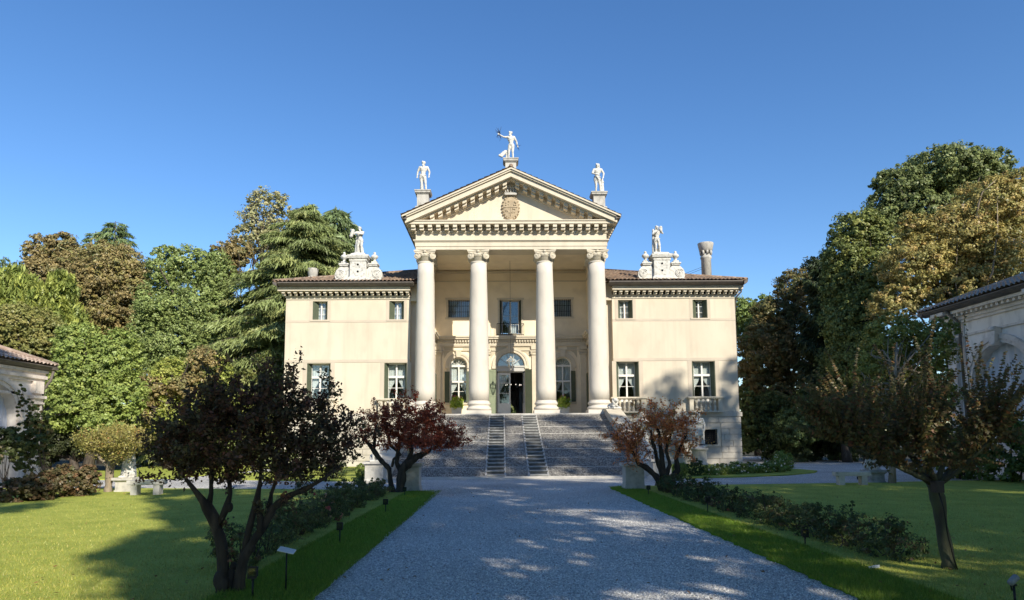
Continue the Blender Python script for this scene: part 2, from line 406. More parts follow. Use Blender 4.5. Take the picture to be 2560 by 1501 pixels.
VL = [(-2.72, 4), (-2.76, 14), (-2.85, 21.4), (-3.1, 21.95), (-3.75, 22.1), (-3.75, 4)]
VR = [(2.92, 4), (3.75, 4), (3.75, 23.5), (3.2, 23.4), (2.86, 22.9), (2.86, 14)]
sheet('grass_verge', wavy(VL, .04, .16, 3), .055, 'verge', skirt=.075)
sheet('grass_verge', wavy(VR, .04, .16, 4), .055, 'verge', skirt=.075)
BR = [(6.4, 28.1), (9, 28.6), (11.5, 29.7), (13.6, 31.6), (14.5, 33.2), (14.4, 34.8), (13.2, 36.5), (12.2, 39), (12.0, 42.9), (6.7, 42.9), (6.4, 35)]
sheet('grass_bed', wavy(BR, .03, .5, 5), .05, 'lawn', skirt=.07)
sheet('grass_bed', wavy([(-.2-x, y) for x, y in BR][::-1], .03, .5, 6), .05, 'lawn', skirt=.07)
sheet('back_lawn', wavy([(-15.5, 31.2), (-23.5, 29.8), (-24, 46), (-15.2, 46), (-14.8, 38)], .03, .5, 7), .05, 'lawn', skirt=.07)

def blades(name, regions, h, wd, cols, seed):
    rng = np.random.default_rng(seed); Ps = []
    for (x0, x1, y0, y1, n) in regions:
        t = rng.random(n); y = 1/(1/y1+(1/y0-1/y1)*t)      # denser close to the path's near end
        Ps.append(np.stack([x0+(x1-x0)*rng.random(n), y, np.full(n, .045)], 1))
    P = np.concatenate(Ps); n = len(P)
    an = rng.random(n)*2*PI; s = np.stack([np.cos(an), np.sin(an), np.zeros(n)], 1)*wd*(.6+.8*rng.random((n, 1)))
    H = h*(.5+rng.random(n)); lean = rng.normal(size=(n, 3))*.45; lean[:, 2] = 1; T = P+nrm(lean)*H[:, None]
    V = np.stack([P-s, P+s, T], 1)
    c = pick_cols(cols, rng, n)*(.7+.6*rng.random((n, 1)))
    return struct(quads(name, V, 'leaf', None, c, 3), 'stuff')
blades('verge_grass', [(-3.75, -2.66, 4.5, 22, 60000), (2.82, 3.75, 4.5, 23.3, 60000)], .055, .004,
       [(.17, .30, .02), (.13, .25, .016), (.22, .32, .04, .4)], 11)
blades('lawn_grass', [(-13, -3.7, 5.5, 23, 110000), (3.7, 13, 5.5, 23, 110000)], .035, .004,
       [(.36, .40, .075), (.27, .33, .058), (.44, .43, .13, .5)], 12)
def pebbles(seed=5):
    rng = np.random.default_rng(seed); n = 70000
    t = rng.random(n); y = 1/(1/24+(1/5.0-1/24)*t); x = -2.78+5.66*rng.random(n)
    r = .006+.009*rng.random(n)
    base = np.array([(1, 0, 0), (0, 1, 0), (-1, 0, 0), (0, -1, 0)], float)
    an = rng.random(n)*PI; ca, sa = np.cos(an), np.sin(an)
    V = np.empty((n, 4, 3, 3)); top = np.stack([x, y, r*(.5+.7*rng.random(n))], 1)+np.concatenate([rng.normal(size=(n, 2))*.002, np.zeros((n, 1))], 1)
    ring = []
    for k in range(4):
        bx, by = base[k][0]*ca-base[k][1]*sa, base[k][0]*sa+base[k][1]*ca
        rr = r*(.75+.5*rng.random(n)); ring.append(np.stack([x+bx*rr, y+by*rr, np.zeros(n)], 1))
    for k in range(4):
        V[:, k, 0] = ring[k]; V[:, k, 1] = ring[(k+1) % 4]; V[:, k, 2] = top
    c = np.repeat((.42+.52*rng.random(n))[:, None]*np.array([[1.02, .99, .93]]), 4, 0)
    return struct(quads('gravel', V.reshape(-1, 3, 3), 'leaf', None, c, 3), 'stuff')
pebbles()
def litter(seed=9):
    rng = np.random.default_rng(seed); n = 900
    x = np.concatenate([rng.normal(-3.7, 2.2, n//3), rng.normal(4.4, 2.2, n//3), rng.uniform(-14, 14, n//3)]); y = 5.5+rng.random(n)**1.3*18
    onp = (x > -2.7) & (x < 2.9)
    P = np.stack([x, y, np.where(onp, .018, .085)], 1); N = nrm(np.array([0, 0, 1])+rng.normal(size=(n, 3))*.3)
    return struct(quads('fallen_leaves', leaves(P, N, .045, rng, .6, 0.), 'leaf', None, pick_cols([(.22, .13, .05), (.30, .20, .07), (.16, .09, .04)], rng, n)), 'stuff')
litter()

# ------------------------------------------------------------------ villa
AX = -0.1
villa = thing('villa', 'cream plastered villa with four column temple front and hipped tile roof', 'villa', (AX, 0, 0))
L0 = (0, 0, 0)
WY = 43.0            # wing wall plane
PY = 42.0            # portico column line
def vb(mb, name, m, parent=None):
    return mb.build(name, m, parent or villa, loc=L0)

def wall_holes(mb, x0, x1, z0, z1, y, holes, depth=.45, arches=()):
    """facade sheet facing -y with real openings and reveals; arches: (cx, spring, r, zbottom)"""
    H = list(holes)+[(cx-r, cx+r, zb, sp+r) for cx, sp, r, zb in arches]
    xs = sorted({x0, x1, *[h[0] for h in H], *[h[1] for h in H]}); zs = sorted({z0, z1, *[h[2] for h in H], *[h[3] for h in H]})
    xs = [x for x in xs if x0 <= x <= x1]; zs = [z for z in zs if z0 <= z <= z1]
    for i in range(len(xs)-1):
        for j in range(len(zs)-1):
            cx, cz = (xs[i]+xs[i+1])/2, (zs[j]+zs[j+1])/2
            if any(h[0] < cx < h[1] and h[2] < cz < h[3] for h in H): continue
            mb.add([(xs[i], y, zs[j]), (xs[i+1], y, zs[j]), (xs[i+1], y, zs[j+1]), (xs[i], y, zs[j+1])], [(0, 1, 2, 3)])
    yb = y+depth
    for a, b, c, d in holes:
        mb.add([(a,y,c),(b,y,c),(b,y,d),(a,y,d),(a,yb,c),(b,yb,c),(b,yb,d),(a,yb,d)], [(0,4,5,1),(1,5,6,2),(2,6,7,3),(3,7,4,0)])
    for cx, sp, r, zb in arches:
        n = 20; pts = [(cx-r*math.cos(PI*i/n), sp+r*math.sin(PI*i/n)) for i in range(n+1)]; zt = sp+r
        for i in range(n):
            (xa, za), (xb, zb_) = pts[i], pts[i+1]
            mb.add([(xa,y,za),(xb,y,zb_),(xb,y,zt),(xa,y,zt)], [(0, 1, 2, 3)])
            mb.add([(xa,y,za),(xb,y,zb_),(xb,yb,zb_),(xa,yb,za)], [(0, 3, 2, 1)])
        mb.add([(cx-r,y,zb),(cx-r,y,sp),(cx-r,yb,sp),(cx-r,yb,zb)], [(0, 1, 2, 3)])
        mb.add([(cx+r,y,zb),(cx+r,y,sp),(cx+r,yb,sp),(cx+r,yb,zb)], [(0, 3, 2, 1)])

def arch_band(mb, cx, sp, r0, r1, y0, y1, n=24):
    for i in range(n):
        a, b = PI*i/n, PI*(i+1)/n
        P = [(cx-r*math.cos(t), y, sp+r*math.sin(t)) for y in (y0, y1) for t, r in ((a, r0), (b, r0), (b, r1), (a, r1))]
        mb.hexa(P)

WIN_L = [(-12.18, .74), (-7.34, .72), (7.34, .72), (12.18, .74)]
WIN_U = [(-12.18, .47), (-7.32, .47), (7.3, .47), (12.1, .47)]
for sgn in (-1, 1):
    mb = MB()
    holes = [(c-h, c+h, 3.42, 6.52) for c, h in WIN_L if c*sgn > 0]+[(c-h, c+h, 9.3, 10.5) for c, h in WIN_U if c*sgn > 0]
    xa, xb = sorted((6.45*sgn, 14.35*sgn))
    wall_holes(mb, xa, xb, 3.2, 10.6, WY, holes, .5)
    o = 14.35*sgn
    mb.add([(o,WY,3.2),(o,62,3.2),(o,62,11.3),(o,WY,11.3)], [(0, 1, 2, 3)])
    i = 6.45*sgn                                            # return beside the portico
    mb.add([(i,WY,3.2),(i,43.4,3.2),(i,43.4,11.3),(i,WY,11.3)], [(0, 1, 2, 3)])
    j = 5.3*sgn
    mb.add([(i,43.4,3.2),(j,43.4,3.2),(j,43.4,11.4),(i,43.4,11.4)], [(0, 1, 2, 3)]); k = 5.9*sgn; mb.add([(k,43.4,11.4),(j,43.4,11.4),(j,43.4,13.4),(k,43.4,13.4)], [(0, 1, 2, 3)])
    vb(mb, 'wall', 'plaster')
    mb = MB()                                               # flat bands of the facade
    ws = sorted([(c, h) for c, h in WIN_L if c*sgn > 0])
    def band(z0, z1, t=.012):
        mb.box(xa, xb, WY-t, WY, z0, z1)
    band(6.56, 6.74, .02); band(9.12, 9.27, .014)
    for c, h in ws:
        for e in (-1, 1):
            mb.box(c+e*h, c+e*(h+.26), WY-.014, WY, 4.2, 6.56)
    for c, h in [(c, h) for c, h in WIN_U if c*sgn > 0]:
        for e in (-1, 1):
            mb.box(c+e*h, c+e*(h+.2), WY-.012, WY, 9.27, 10.58)
        mb.box(c-h-.16, c+h+.16, WY-.05, WY, 9.2, 9.3)
    for c, h in ws:
        if c < 0 or True: mb.box(c-h-.3, c+h+.3, WY-.018, WY, 3.3, 3.42)
    vb(mb, 'facade_band', 'band')
# rear wall with the garden window of the hall, party walls and hall floor
mb = MB()
mb.add([(-14.35,62,0),(-.85,62,0),(-.85,62,11.3),(-14.35,62,11.3)], [(0, 1, 2, 3)]); mb.add([(.85,62,0),(14.35,62,0),(14.35,62,11.3),(.85,62,11.3)], [(0, 1, 2, 3)])
mb.add([(-.85,62,0),(.85,62,0),(.85,62,3.9),(-.85,62,3.9)], [(0, 1, 2, 3)]); mb.add([(-.85,62,6.1),(.85,62,6.1),(.85,62,11.3),(-.85,62,11.3)], [(0, 1, 2, 3)])
vb(mb, 'rear_wall', 'plaster')
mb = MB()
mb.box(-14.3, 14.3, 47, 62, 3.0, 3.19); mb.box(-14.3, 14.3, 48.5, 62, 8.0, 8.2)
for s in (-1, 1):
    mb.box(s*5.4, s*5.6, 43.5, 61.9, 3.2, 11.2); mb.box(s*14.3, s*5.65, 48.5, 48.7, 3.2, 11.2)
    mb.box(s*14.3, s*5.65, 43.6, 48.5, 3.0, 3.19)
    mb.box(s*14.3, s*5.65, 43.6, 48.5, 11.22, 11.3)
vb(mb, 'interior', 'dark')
# basement ashlar: real blocks with joints
rng = random.Random(3)
mb2 = MB(); mb1 = MB(); mb1.box(-14.35, -5.5, WY+.0, WY+.5, -.1, 3.1); mb = mb2; mb.box(5.5, 11.95-AX, WY, WY+.5, -.1, 3.1)
mb.box(11.95-AX, 12.78-AX, WY, WY+.5, -.1, 1.24); mb.box(11.95-AX, 12.78-AX, WY, WY+.5, 2.19, 3.1); mb.box(12.78-AX, 14.35, WY, WY+.5, -.1, 3.1)
for s in (-1, 1):
    mb = mb1 if s < 0 else mb2
    mb.box(s*14.3, s*14.35, WY+.5, 62, -.1, 3.1)
    k = 0; z = 0.02
    while z < 3.0:
        h = .37; x = 5.6+(.35 if k % 2 else 0)
        while x < 14.44:
            wd = rng.uniform(1.0, 1.45); x2 = min(x+wd, 14.44)
            if 14.44-x2 < .4: x2 = 14.44
            a, b = s*x, s*(x2-.025)
            if not (s > 0 and x2 > 11.72-AX and x < 13.02-AX and z+h > 1.1 and z < 2.38): mb.box(a, b, WY-.055, WY, z, z+h-.025)
            elif s > 0:
                if x < 11.72-AX: mb.box(x, 11.72-AX-.02, WY-.055, WY, z, z+h-.025)
                if x2 > 13.02-AX: mb.box(13.02-AX+.02, x2-.025, WY-.055, WY, z, z+h-.025)
            x = x2
        z += .372; k += 1
    mb.box(s*5.6, s*14.5, WY-.1, WY+.02, 3.0, 3.26)
vb(mb1, 'basement', 'ashlar'); vb(mb2, 'basement', 'ashlar')
mb = MB(); gx0, gx1 = 11.95-AX, 12.78-AX                    # basement grate
for a, b, c, d in ((gx0-.22, gx0, 1.12, 2.36), (gx1, gx1+.22, 1.12, 2.36), (gx0, gx1, 1.12, 1.24), (gx0, gx1, 2.19, 2.36)):
    mb.box(a, b, WY-.07, WY+.1, c, d)
gw = vb(mb, 'basement_window', 'trim')
mb = MB()
for i in range(1, 6): mb.tube([(gx0+i*.138, WY+.06, 1.24), (gx0+i*.138, WY+.06, 2.19)], .011, 6)
for i in range(1, 7): mb.tube([(gx0, WY+.05, 1.24+i*.136), (gx1, WY+.05, 1.24+i*.136)], .011, 6)
for i in range(1, 6):
    for j in range(1, 7): mb.ball((gx0+i*.138, WY+.05, 1.24+j*.136), .03, 6, 4)
vb(mb, 'grate', 'iron', gw)
vb(MB().box(gx0, gx1, WY+.3, WY+.34, 1.2, 2.2), 'pane', 'black', gw)

# wing cornices with modillions and gutters
for s in (-1, 1):
    mb = MB()
    def run(z0, z1, out, a=6.45):
        mb.box(s*(a-(.05 if out > .3 else 0)), s*(14.3+out*.78), WY-out, WY+.01, z0, z1)
        mb.box(s*(14.34), s*(14.3+out*.78), WY+.01, 60, z0, z1)
    run(10.6, 10.74, .05); run(10.74, 10.82, .1)
    x = 6.5
    while x < 14.5:
        mb.box(s*x, s*(x+.19), WY-.46, WY-.1, 10.93, 11.06); mb.box(s*x, s*(x+.19), WY-.3, WY-.1, 10.82, 10.93); x += .372
    y = WY+.1
    while y < 52:
        mb.box(s*14.4, s*(14.3+.36), y, y+.19, 10.93, 11.06); mb.box(s*14.4, s*(14.3+.24), y, y+.19, 10.82, 10.93); y += .372
    run(11.06, 11.22, .56); run(11.22, 11.28, .62)
    vb(mb, 'cornice', 'trim')
    mb = MB()
    def gut(x0, y0, x1, y1):
        pass
    # half round gutter in front and along the side
    g = [(42.38, 11.28), (42.1, 11.36), (41.98, 11.46), (41.98, 11.52), (42.2, 11.52), (42.38, 11.5)]
    mb.prism_x(g, s*6.15, s*14.6)
    mb.prism_y([(s*(14.3+(WY-y)*.6), z) for y, z in g], 42.0, 62)
    vb(mb, 'gutter', 'gutter')
    vb(MB().box(s*5.94, s*6.44, 43.02, 43.39, 10.5, 11.62), 'cornice_return', 'plaster')
mb = MB(); mb.tube([(14.75, 42.75, 11.3), (14.72, 42.78, 10.95), (14.5, 42.93, 10.7), (14.43, 43.1, 10.4), (14.43, 43.3, 9.5), (14.43, 43.3, 0)], .055, 8)
vb(mb, 'downpipe', 'gutter')

# tile roofs
def tile_sheet(mb, o, along, upv, nv, width, length, p=.25, course=.4, amp=.085, rng=random.Random(2)):
    o, along, upv, nv = map(np.array, (o, along, upv, nv))
    per = 8; nc = int(width/p*per)
    kmax = max(int(max(length(width*i/10.) for i in range(11))/course)+1, 1)
    ts = []; off = []
    for k in range(kmax): ts += [k*course, (k+1)*course-.004]; off += [.042, .0]
    ts = np.array(ts); off = np.array(off)
    s = np.linspace(0, width, nc+1); ln = np.array([length(x) for x in s])
    prof = amp*np.abs(np.cos(PI*s/p))
    jit = np.array([rng.uniform(-.012, .012) for _ in range(int(width/p)+3)])
    T = np.minimum(ts[:, None], ln[None, :])
    Hh = prof[None, :]+off[:, None]+jit[(s/p).astype(int)][None, :]
    P = o+s[None, :, None]*along+T[..., None]*upv+Hh[..., None]*nv
    R, Cn = T.shape; b = len(mb.v)
    mb.v += [tuple(q) for q in P.reshape(-1, 3).tolist()]
    for i in range(R-1):
        for j in range(Cn-1):
            if T[i+1, j] > T[i, j]+1e-6 or T[i+1, j+1] > T[i, j+1]+1e-6:
                mb.f.append((b+i*Cn+j, b+i*Cn+j+1, b+(i+1)*Cn+j+1, b+(i+1)*Cn+j)); mb.sm.append(False)
    return mb
sl_ = .33; cs = 1/math.hypot(1, sl_); up = (0, cs, sl_*cs); nv = (0, -sl_*cs, cs)
for s in (-1, 1):
    mb = MB()
    if s < 0: tile_sheet(mb, (-14.92, 42.02, 11.53), (1, 0, 0), up, nv, 8.8, lambda x: min(x+.02, 10.5)/cs)
    else: tile_sheet(mb, (6.12, 42.02, 11.53), (1, 0, 0), up, nv, 8.8, lambda x: min(8.82-x, 10.5)/cs)
    tile_sheet(mb, (s*14.92, 42.02 if s < 0 else 63, 11.53), (0, 1 if s < 0 else -1, 0), (-s*cs, 0, sl_*cs), (s*sl_*cs, 0, cs), 20.98,
               (lambda x: min(x, 20.98-x, 9.4)/cs+.01), amp=.085)
    mb.tube([(s*14.88, 42.06, 11.6), (s*5.9, 51.04, 11.6+8.98*.33)], [.12, .12], 8)     # hip ridge tiles
    mb.add([(s*14.7,42.2,11.5),(s*5.8,42.2,11.5),(s*5.8,51.1,11.5+8.9*.33),(s*14.7,42.2,11.5)][:3], [(0, 1, 2)])
    vb(mb, 'roof', 'tile')
mb = MB(); mb.add([(-14.92,63,11.5),(14.92,63,11.5),(6,52.5,14.9),(-6,52.5,14.9)], [(0, 1, 2, 3)])
vb(mb, 'rear_roof', 'tile')

# chimneys
def chimney(cx, cy, z0, ztop, r):
    mb = MB(); h = ztop-z0
    mb.lathe([(r, z0), (r, ztop-1.18), (r*1.15, ztop-1.12), (r*1.15, ztop-1.02), (r*.98, ztop-.98), (r*1.05, ztop-.84), (r*.9, ztop-.82), (r*.5, ztop-.82)], cx, cy, 20)
    for k in range(8):
        a = 2*PI*k/8; mb.tube([(cx+r*1.0*math.cos(a), cy+r*1.0*math.sin(a), ztop-.86), (cx+r*1.12*math.cos(a), cy+r*1.12*math.sin(a), ztop-.58)], .09, 6)
    mb.lathe([(r*1.1, ztop-.62), (r*1.32, ztop-.56), (r*1.62, ztop-.03), (r*1.6, ztop), (r*1.45, ztop), (r*1.2, ztop-.2)], cx, cy, 24)
    return vb(mb, 'chimney', 'wstone')
chimney(14.05-AX, 48, 11.5, 15.65, .35)
chimney(-14.2-AX, 48, 11.0, 13.88, .24)
vb(MB().tube([(13.7-AX, 48, 13.9), (11.6-AX, 49.5, 13.3)], .012, 5).tube([(13.7-AX, 48, 13.75), (11.7-AX, 49.5, 13.2)], .012, 5), 'tie_wire', 'iron')

# ---- portico
COLX = [-5.37, -2.06, 2.08, 5.36]
def volute(mb, x, y, z, r, th, ang):
    c, s_ = math.cos(ang), math.sin(ang); ax = Vector((s_, -c, 0)); si = Vector((c, s_, 0)); upv = Vector((0, 0, 1)); o = Vector((x, y, z))
    n = 18
    vs = [o+si*r*math.cos(2*PI*k/n)+upv*r*math.sin(2*PI*k/n)+ax*(th*e) for e in (0, 1) for k in range(n)]
    mb.add(vs, [tuple(range(n-1, -1, -1)), tuple(range(n, 2*n))]+[(k, (k+1) % n, n+(k+1) % n, n+k) for k in range(n)])
    pts = [o+ax*(th+.004)+(si*math.cos(a)+upv*math.sin(a))*(r*.92-(r*.72)*i/40) for i in range(41) for a in [2*PI*2.2*i/40+.5]]
    mb.tube(pts, [r*.12*(1-.4*i/40) for i in range(41)], 5)
    mb.ball(o+ax*(th+.01), r*.2, 8, 6)
def column_meshes():
    b, sft, cp = MB(), MB(), MB()
    b.box(-.77, .77, -.77, .77, 3.2, 3.42)
    b.lathe([(.66, 3.42), (.745, 3.45), (.77, 3.52), (.745, 3.6), (.67, 3.64), (.655, 3.68), (.655, 3.74), (.70, 3.77), (.715, 3.83), (.70, 3.88), (.655, 3.91), (.645, 3.97), (.62, 4.02)], 0, 0, 40)
    pr = []
    for i in range(13):
        t = i/12; pr.append((.625-.125*(t**1.8), 4.02+t*8.58))
    pr += [(.50, 12.6), (.535, 12.62), (.535, 12.68), (.50, 12.7)]
    sft.lathe(pr, 0, 0, 40)
    cp.lathe([(.5, 12.7), (.505, 12.95), (.55, 12.97), (.6, 13.05), (.62, 13.1), (.58, 13.18)], 0, 0, 32)
    for sx in (-1, 1):
        for sy in (-1, 1):
            volute(cp, sx*.44, sy*.47, 13.0, .2, .13, (sx*.42 if sy < 0 else PI-sx*.42))
            cp.ball((sx*.46, sy*.46, 13.02), .17, 10, 6, (1, 1, 1.05))
        cp.ball((sx*.0, -.56 if sx < 0 else .56, 13.12), .09, 8, 6, (1.3, .8, 1))
    for k in range(10):
        cp.ball((-.3+.066*k, -.58, 13.13-.03*((k-4.5)/4.5)**2), .036, 6, 4)
    ab = []
    for k in range(4):                                        # concave abacus
        a0 = PI/4+k*PI/2
        for t in np.linspace(0, 1, 9)[:-1]:
            p0 = Vector((math.cos(a0), math.sin(a0)))*.96; p1 = Vector((math.cos(a0+PI/2), math.sin(a0+PI/2)))*.96
            p = p0.lerp(p1, t); d = 1-.16*math.sin(PI*t); ab.append((p.x*d, p.y*d))
    cp.prism_z([(x*.94, y*.94) for x, y in ab], 13.19, 13.27); cp.prism_z(ab, 13.27, 13.37)
    cp.ball((0, -.6, 13.28), .1, 8, 6, (1.2, .7, .8))
    return b, sft, cp
def shift(o, x, y): o.location = (x, y, 0); return o
b_, s_, c_ = column_meshes(); first = None
for x in COLX:
    if first is None:
        sh = s_.build('column', 'column', villa, loc=(x, PY, 0)); ba = b_.build('base', 'column', sh, loc=L0); ca = c_.build('capital', 'trim', sh, loc=L0); first = (sh, ba, ca)
    else:
        sh = first[0].copy(); COL.objects.link(sh); sh.location = (x, PY, 0)
        for q in first[1:]:
            r = q.copy(); COL.objects.link(r); r.parent = sh
# antae and loggia
for s in (-1, 1):
    mb = MB(); mb.box(s*4.98, s*5.62, 43.25, 43.75, 3.5, 12.75)
    mb.box(s*4.9, s*5.7, 43.17, 43.83, 3.2, 3.5)
    mb.box(s*4.92, s*5.68, 43.19, 43.8, 12.75, 12.85); mb.box(s*4.9, s*5.75, 43.15, 43.8, 13.2, 13.38); mb.box(s*4.97, s*5.63, 43.22, 43.78, 12.85, 13.2)
    for e in (-1, 1): volute(mb, s*5.3+e*.3, 43.2, 13.02, .17, .1, 0)
    for yy in (43.35, 43.7): mb.ball((s*4.93, yy, 13.02), .16, 10, 6)
    vb(mb, 'anta', 'trim')
BY = 46.6
mb = MB()
wall_holes(mb, -5.3, 5.3, 3.2, 13.4, BY, [(-4.33, -2.55, 10.05, 11.3), (2.55, 4.2, 10.08, 11.3), (-.77, .73, 8.78, 11.28)], .35,
           [(-.03, 6.66, .96, 3.2), (-3.6, 6.7, .6, 4.16), (3.55, 6.68, .6, 4.16)])
for s in (-1, 1):
    mb.add([(s*5.28,43.7,3.2),(s*5.28,BY,3.2),(s*5.28,BY,13.4),(s*5.28,43.7,13.4)], [(0, 1, 2, 3)])
vb(mb, 'loggia_wall', 'loggia')
mb = MB()                                                      # loggia trim
def lent(z0, z1, o): 
    mb.box(-5.25, 5.25, BY-o, BY, z0, z1)
    for s in (-1, 1): mb.box(s*5.28, s*(5.28-o), 43.8, BY-o, z0, z1)
lent(8.02, 8.1, .12); lent(8.1, 8.3, .14); lent(8.43, 8.5, .2); lent(8.5, 8.62, .36); lent(8.62, 8.72, .42); lent(7.72, 7.78, .09)
x = -5.0
while x < 5.0: mb.box(x, x+.1, BY-.28, BY-.1, 8.3, 8.43); x += .185
lent(8.3, 8.43, .12)
lent(12.55, 12.62, .06); lent(13.15, 13.3, .1)
for cx, sp, r in ((-.03, 6.66, .96), (-3.6, 6.7, .6), (3.55, 6.68, .6)):
    arch_band(mb, cx, sp, r, r+.16, BY-.07, BY+.02); arch_band(mb, cx, sp, r+.16, r+.3, BY-.11, BY+.02)
    mb.prism_y([(cx-.13, sp+r-.02), (cx+.13, sp+r-.02), (cx+.2, sp+r+.46), (cx-.2, sp+r+.46)], BY-.2, BY)
    for e in (-1, 1): mb.box(cx+e*r, cx+e*(r+.32), BY-.1, BY+.02, sp-.18, sp)
for cx, sp, r in ((-3.6, 6.7, .6), (3.55, 6.68, .6)):
    for e in (-1, 1): mb.box(cx+e*r, cx+e*(r+.22), BY-.04, BY+.02, 4.16, sp-.18)
    mb.box(cx-.9, cx+.9, BY-.1, BY, 4.04, 4.16)
for px in (-5.0, -1.68, 1.62, 4.98):                            # pilasters of the lower order
    mb.box(px-.2, px+.2, BY-.1, BY, 3.3, 7.42); mb.box(px-.24, px+.24, BY-.13, BY, 3.2, 3.45)
    mb.box(px-.27, px+.27, BY-.17, BY, 7.42, 7.5); mb.box(px-.22, px+.22, BY-.13, BY, 7.5, 7.62); mb.box(px-.3, px+.3, BY-.2, BY, 7.62, 7.72)
    for e in (-1, 1): volute(mb, px+e*.2, BY-.15, 7.52, .09, .05, 0)
    mb.box(px-.24, px+.24, BY-.18, BY, 7.78, 8.02)
def ears(x0, x1, z0, z1, w=.13):
    mb.box(x0-w, x0, BY-.04, BY, z0, z1); mb.box(x1, x1+w, BY-.04, BY, z0, z1)
    mb.box(x0-w-.06, x1+w+.06, BY-.045, BY, z1, z1+w); mb.box(x0-w-.06, x1+w+.06, BY-.045, BY, z0-w, z0)
ears(-4.33, -2.55, 10.05, 11.3); ears(2.55, 4.2, 10.08, 11.3); ears(-.77, .73, 8.9, 11.28)
vb(mb, 'loggia_trim', 'trim')
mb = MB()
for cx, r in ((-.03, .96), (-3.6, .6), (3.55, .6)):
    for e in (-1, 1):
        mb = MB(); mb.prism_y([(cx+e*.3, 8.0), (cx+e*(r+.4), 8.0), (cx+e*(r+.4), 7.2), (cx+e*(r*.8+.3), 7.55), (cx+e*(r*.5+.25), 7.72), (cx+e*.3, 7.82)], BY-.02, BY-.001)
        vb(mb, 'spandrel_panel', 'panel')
# entablature, ceiling, pediment
mb = MB()
mb.box(-5.93, 5.93, 41.36, 51, 13.99, 15.05)
def ent(z0, z1, o):
    mb.box(-5.93-o, 5.93+o, 41.36-o, 42.64, z0, z1)
    for s in (-1, 1): mb.box(s*5.0, s*(5.93+o), 42.64, 47, z0, z1)
ent(13.38, 13.58, .0); ent(13.58, 13.86, .035); ent(13.86, 13.92, .08); ent(13.92, 13.99, .14)
mb.box(-5.0, 5.0, 42.64, 47, 13.41, 13.99)
def lay(z0, z1, o):
    mb.box(-5.93-o, 5.93+o, 41.36-o, 41.5, z0, z1)
    for s in (-1, 1): mb.box(s*5.9, s*(5.93+o), 41.5, 51, z0, z1)
lay(14.40, 14.46, .06); lay(14.46, 14.52, .1); lay(14.85, 15.02, .56); lay(15.02, 15.08, .62)
x = -6.16
while x < 6.1:
    mb.box(x, x+.25, 40.98, 41.27, 14.52, 14.66); mb.box(x, x+.25, 40.86, 41.27, 14.66, 14.85); x += .513
y = 41.4
while y < 50:
    for s in (-1, 1): mb.box(s*5.93, s*6.4, y, y+.25, 14.6, 14.85)
    y += .513
vb(mb, 'entablature', 'plaster')
mb = MB()
APZ, SL = 18.3, .4526
def top(x): return APZ-SL*abs(x)
mb.prism_y([(-6.35, 15.06), (6.35, 15.06), (0, APZ-.35)], 41.62, 51)
def rake(a, b, X, y0, y1=41.63, zmin=None):
    for s in (-1, 1):
        mb.prism_y([(0, APZ-b), (s*X, top(X)-b), (s*X, top(X)-a), (0, APZ-a)][::s], y0, y1)
rake(0, .1, 6.68, 40.42); rake(.1, .2, 6.62, 40.5); rake(.2, .52, 6.5, 40.62); rake(.52, .6, 6.2, 40.9)
rake(.6, .98, 4.9, 41.5)
t = .26
while t < 5.6:
    for s in (-1, 1):
        for (za, zb, yf) in ((.6, .78, 40.92), (.78, .92, 41.08)):
            if top(t+.25)-zb < 15.06: continue
            mb.hexa([(s*t, yf, top(t)-zb), (s*(t+.25), yf, top(t+.25)-zb), (s*(t+.25), 41.6, top(t+.25)-zb), (s*t, 41.6, top(t)-zb),
                     (s*t, yf, top(t)-za), (s*(t+.25), yf, top(t+.25)-za), (s*(t+.25), 41.6, top(t+.25)-za), (s*t, 41.6, top(t)-za)])
    t += .5
vb(mb, 'pediment', 'plaster')
mb = MB(); cs2 = 1/math.hypot(1, SL)
for s in (-1, 1):
    tile_sheet(mb, (s*6.72, 51.5 if s > 0 else 40.38, top(6.72)+.0), (0, -1 if s > 0 else 1, 0), (-s*cs2, 0, SL*cs2), (s*SL*cs2, 0, cs2), 11.1, lambda x: 6.72/cs2, amp=.05)
mb.tube([(0, 40.4, APZ+.1), (0, 51.5, APZ+.1)], .12, 8)
vb(mb, 'portico_roof', 'tile')
for s in (-1, 1):
    mb = MB()
    mb.prism_y([(s*6.4, 15.05), (s*6.66, 15.1), (s*6.74, 15.18), (s*6.74, 15.24), (s*6.4, 15.24)], 40.5, 51)
    mb.box(s*6.3, s*6.66, 40.7, 51, 15.085, 15.11)
    vb(mb, 'portico_gutter', 'gutter')
vb(MB().box(-4.99, 4.99, 42.65, BY-.01, 13.395, 13.405), 'loggia_ceiling', 'loggia')
# coat of arms
mb = MB(); cx, cz, yf = -.02, 16.1, 41.62
n = 36; rings = []
for k, (rs, dy) in enumerate(((1.0, 0), (1.0, -.09), (.9, -.16), (.55, -.2))):
    rings.append([(cx+.52*rs*math.cos(2*PI*i/n)*(1+(.07*math.cos(9*2*PI*i/n) if k < 2 else 0)), yf+dy,
                   cz+.74*rs*math.sin(2*PI*i/n)*(1+(.05*math.cos(9*2*PI*i/n) if k < 2 else 0))-(.06*rs if i == 27 else 0)) for i in range(n)])
vs = [p for r in rings for p in r]; fs = [tuple(range(3*n, 4*n))[::-1]]
for k in range(3):
    for i in range(n): fs.append((k*n+i, (k+1)*n+i, (k+1)*n+(i+1) % n, k*n+(i+1) % n))
mb.add(vs, fs)
mb.box(cx-.42, cx+.42, yf-.23, yf-.15, cz-.02, cz+.03); mb.box(cx-.02, cx+.02, yf-.23, yf-.15, cz-.55, cz+.0)
rr = random.Random(4)
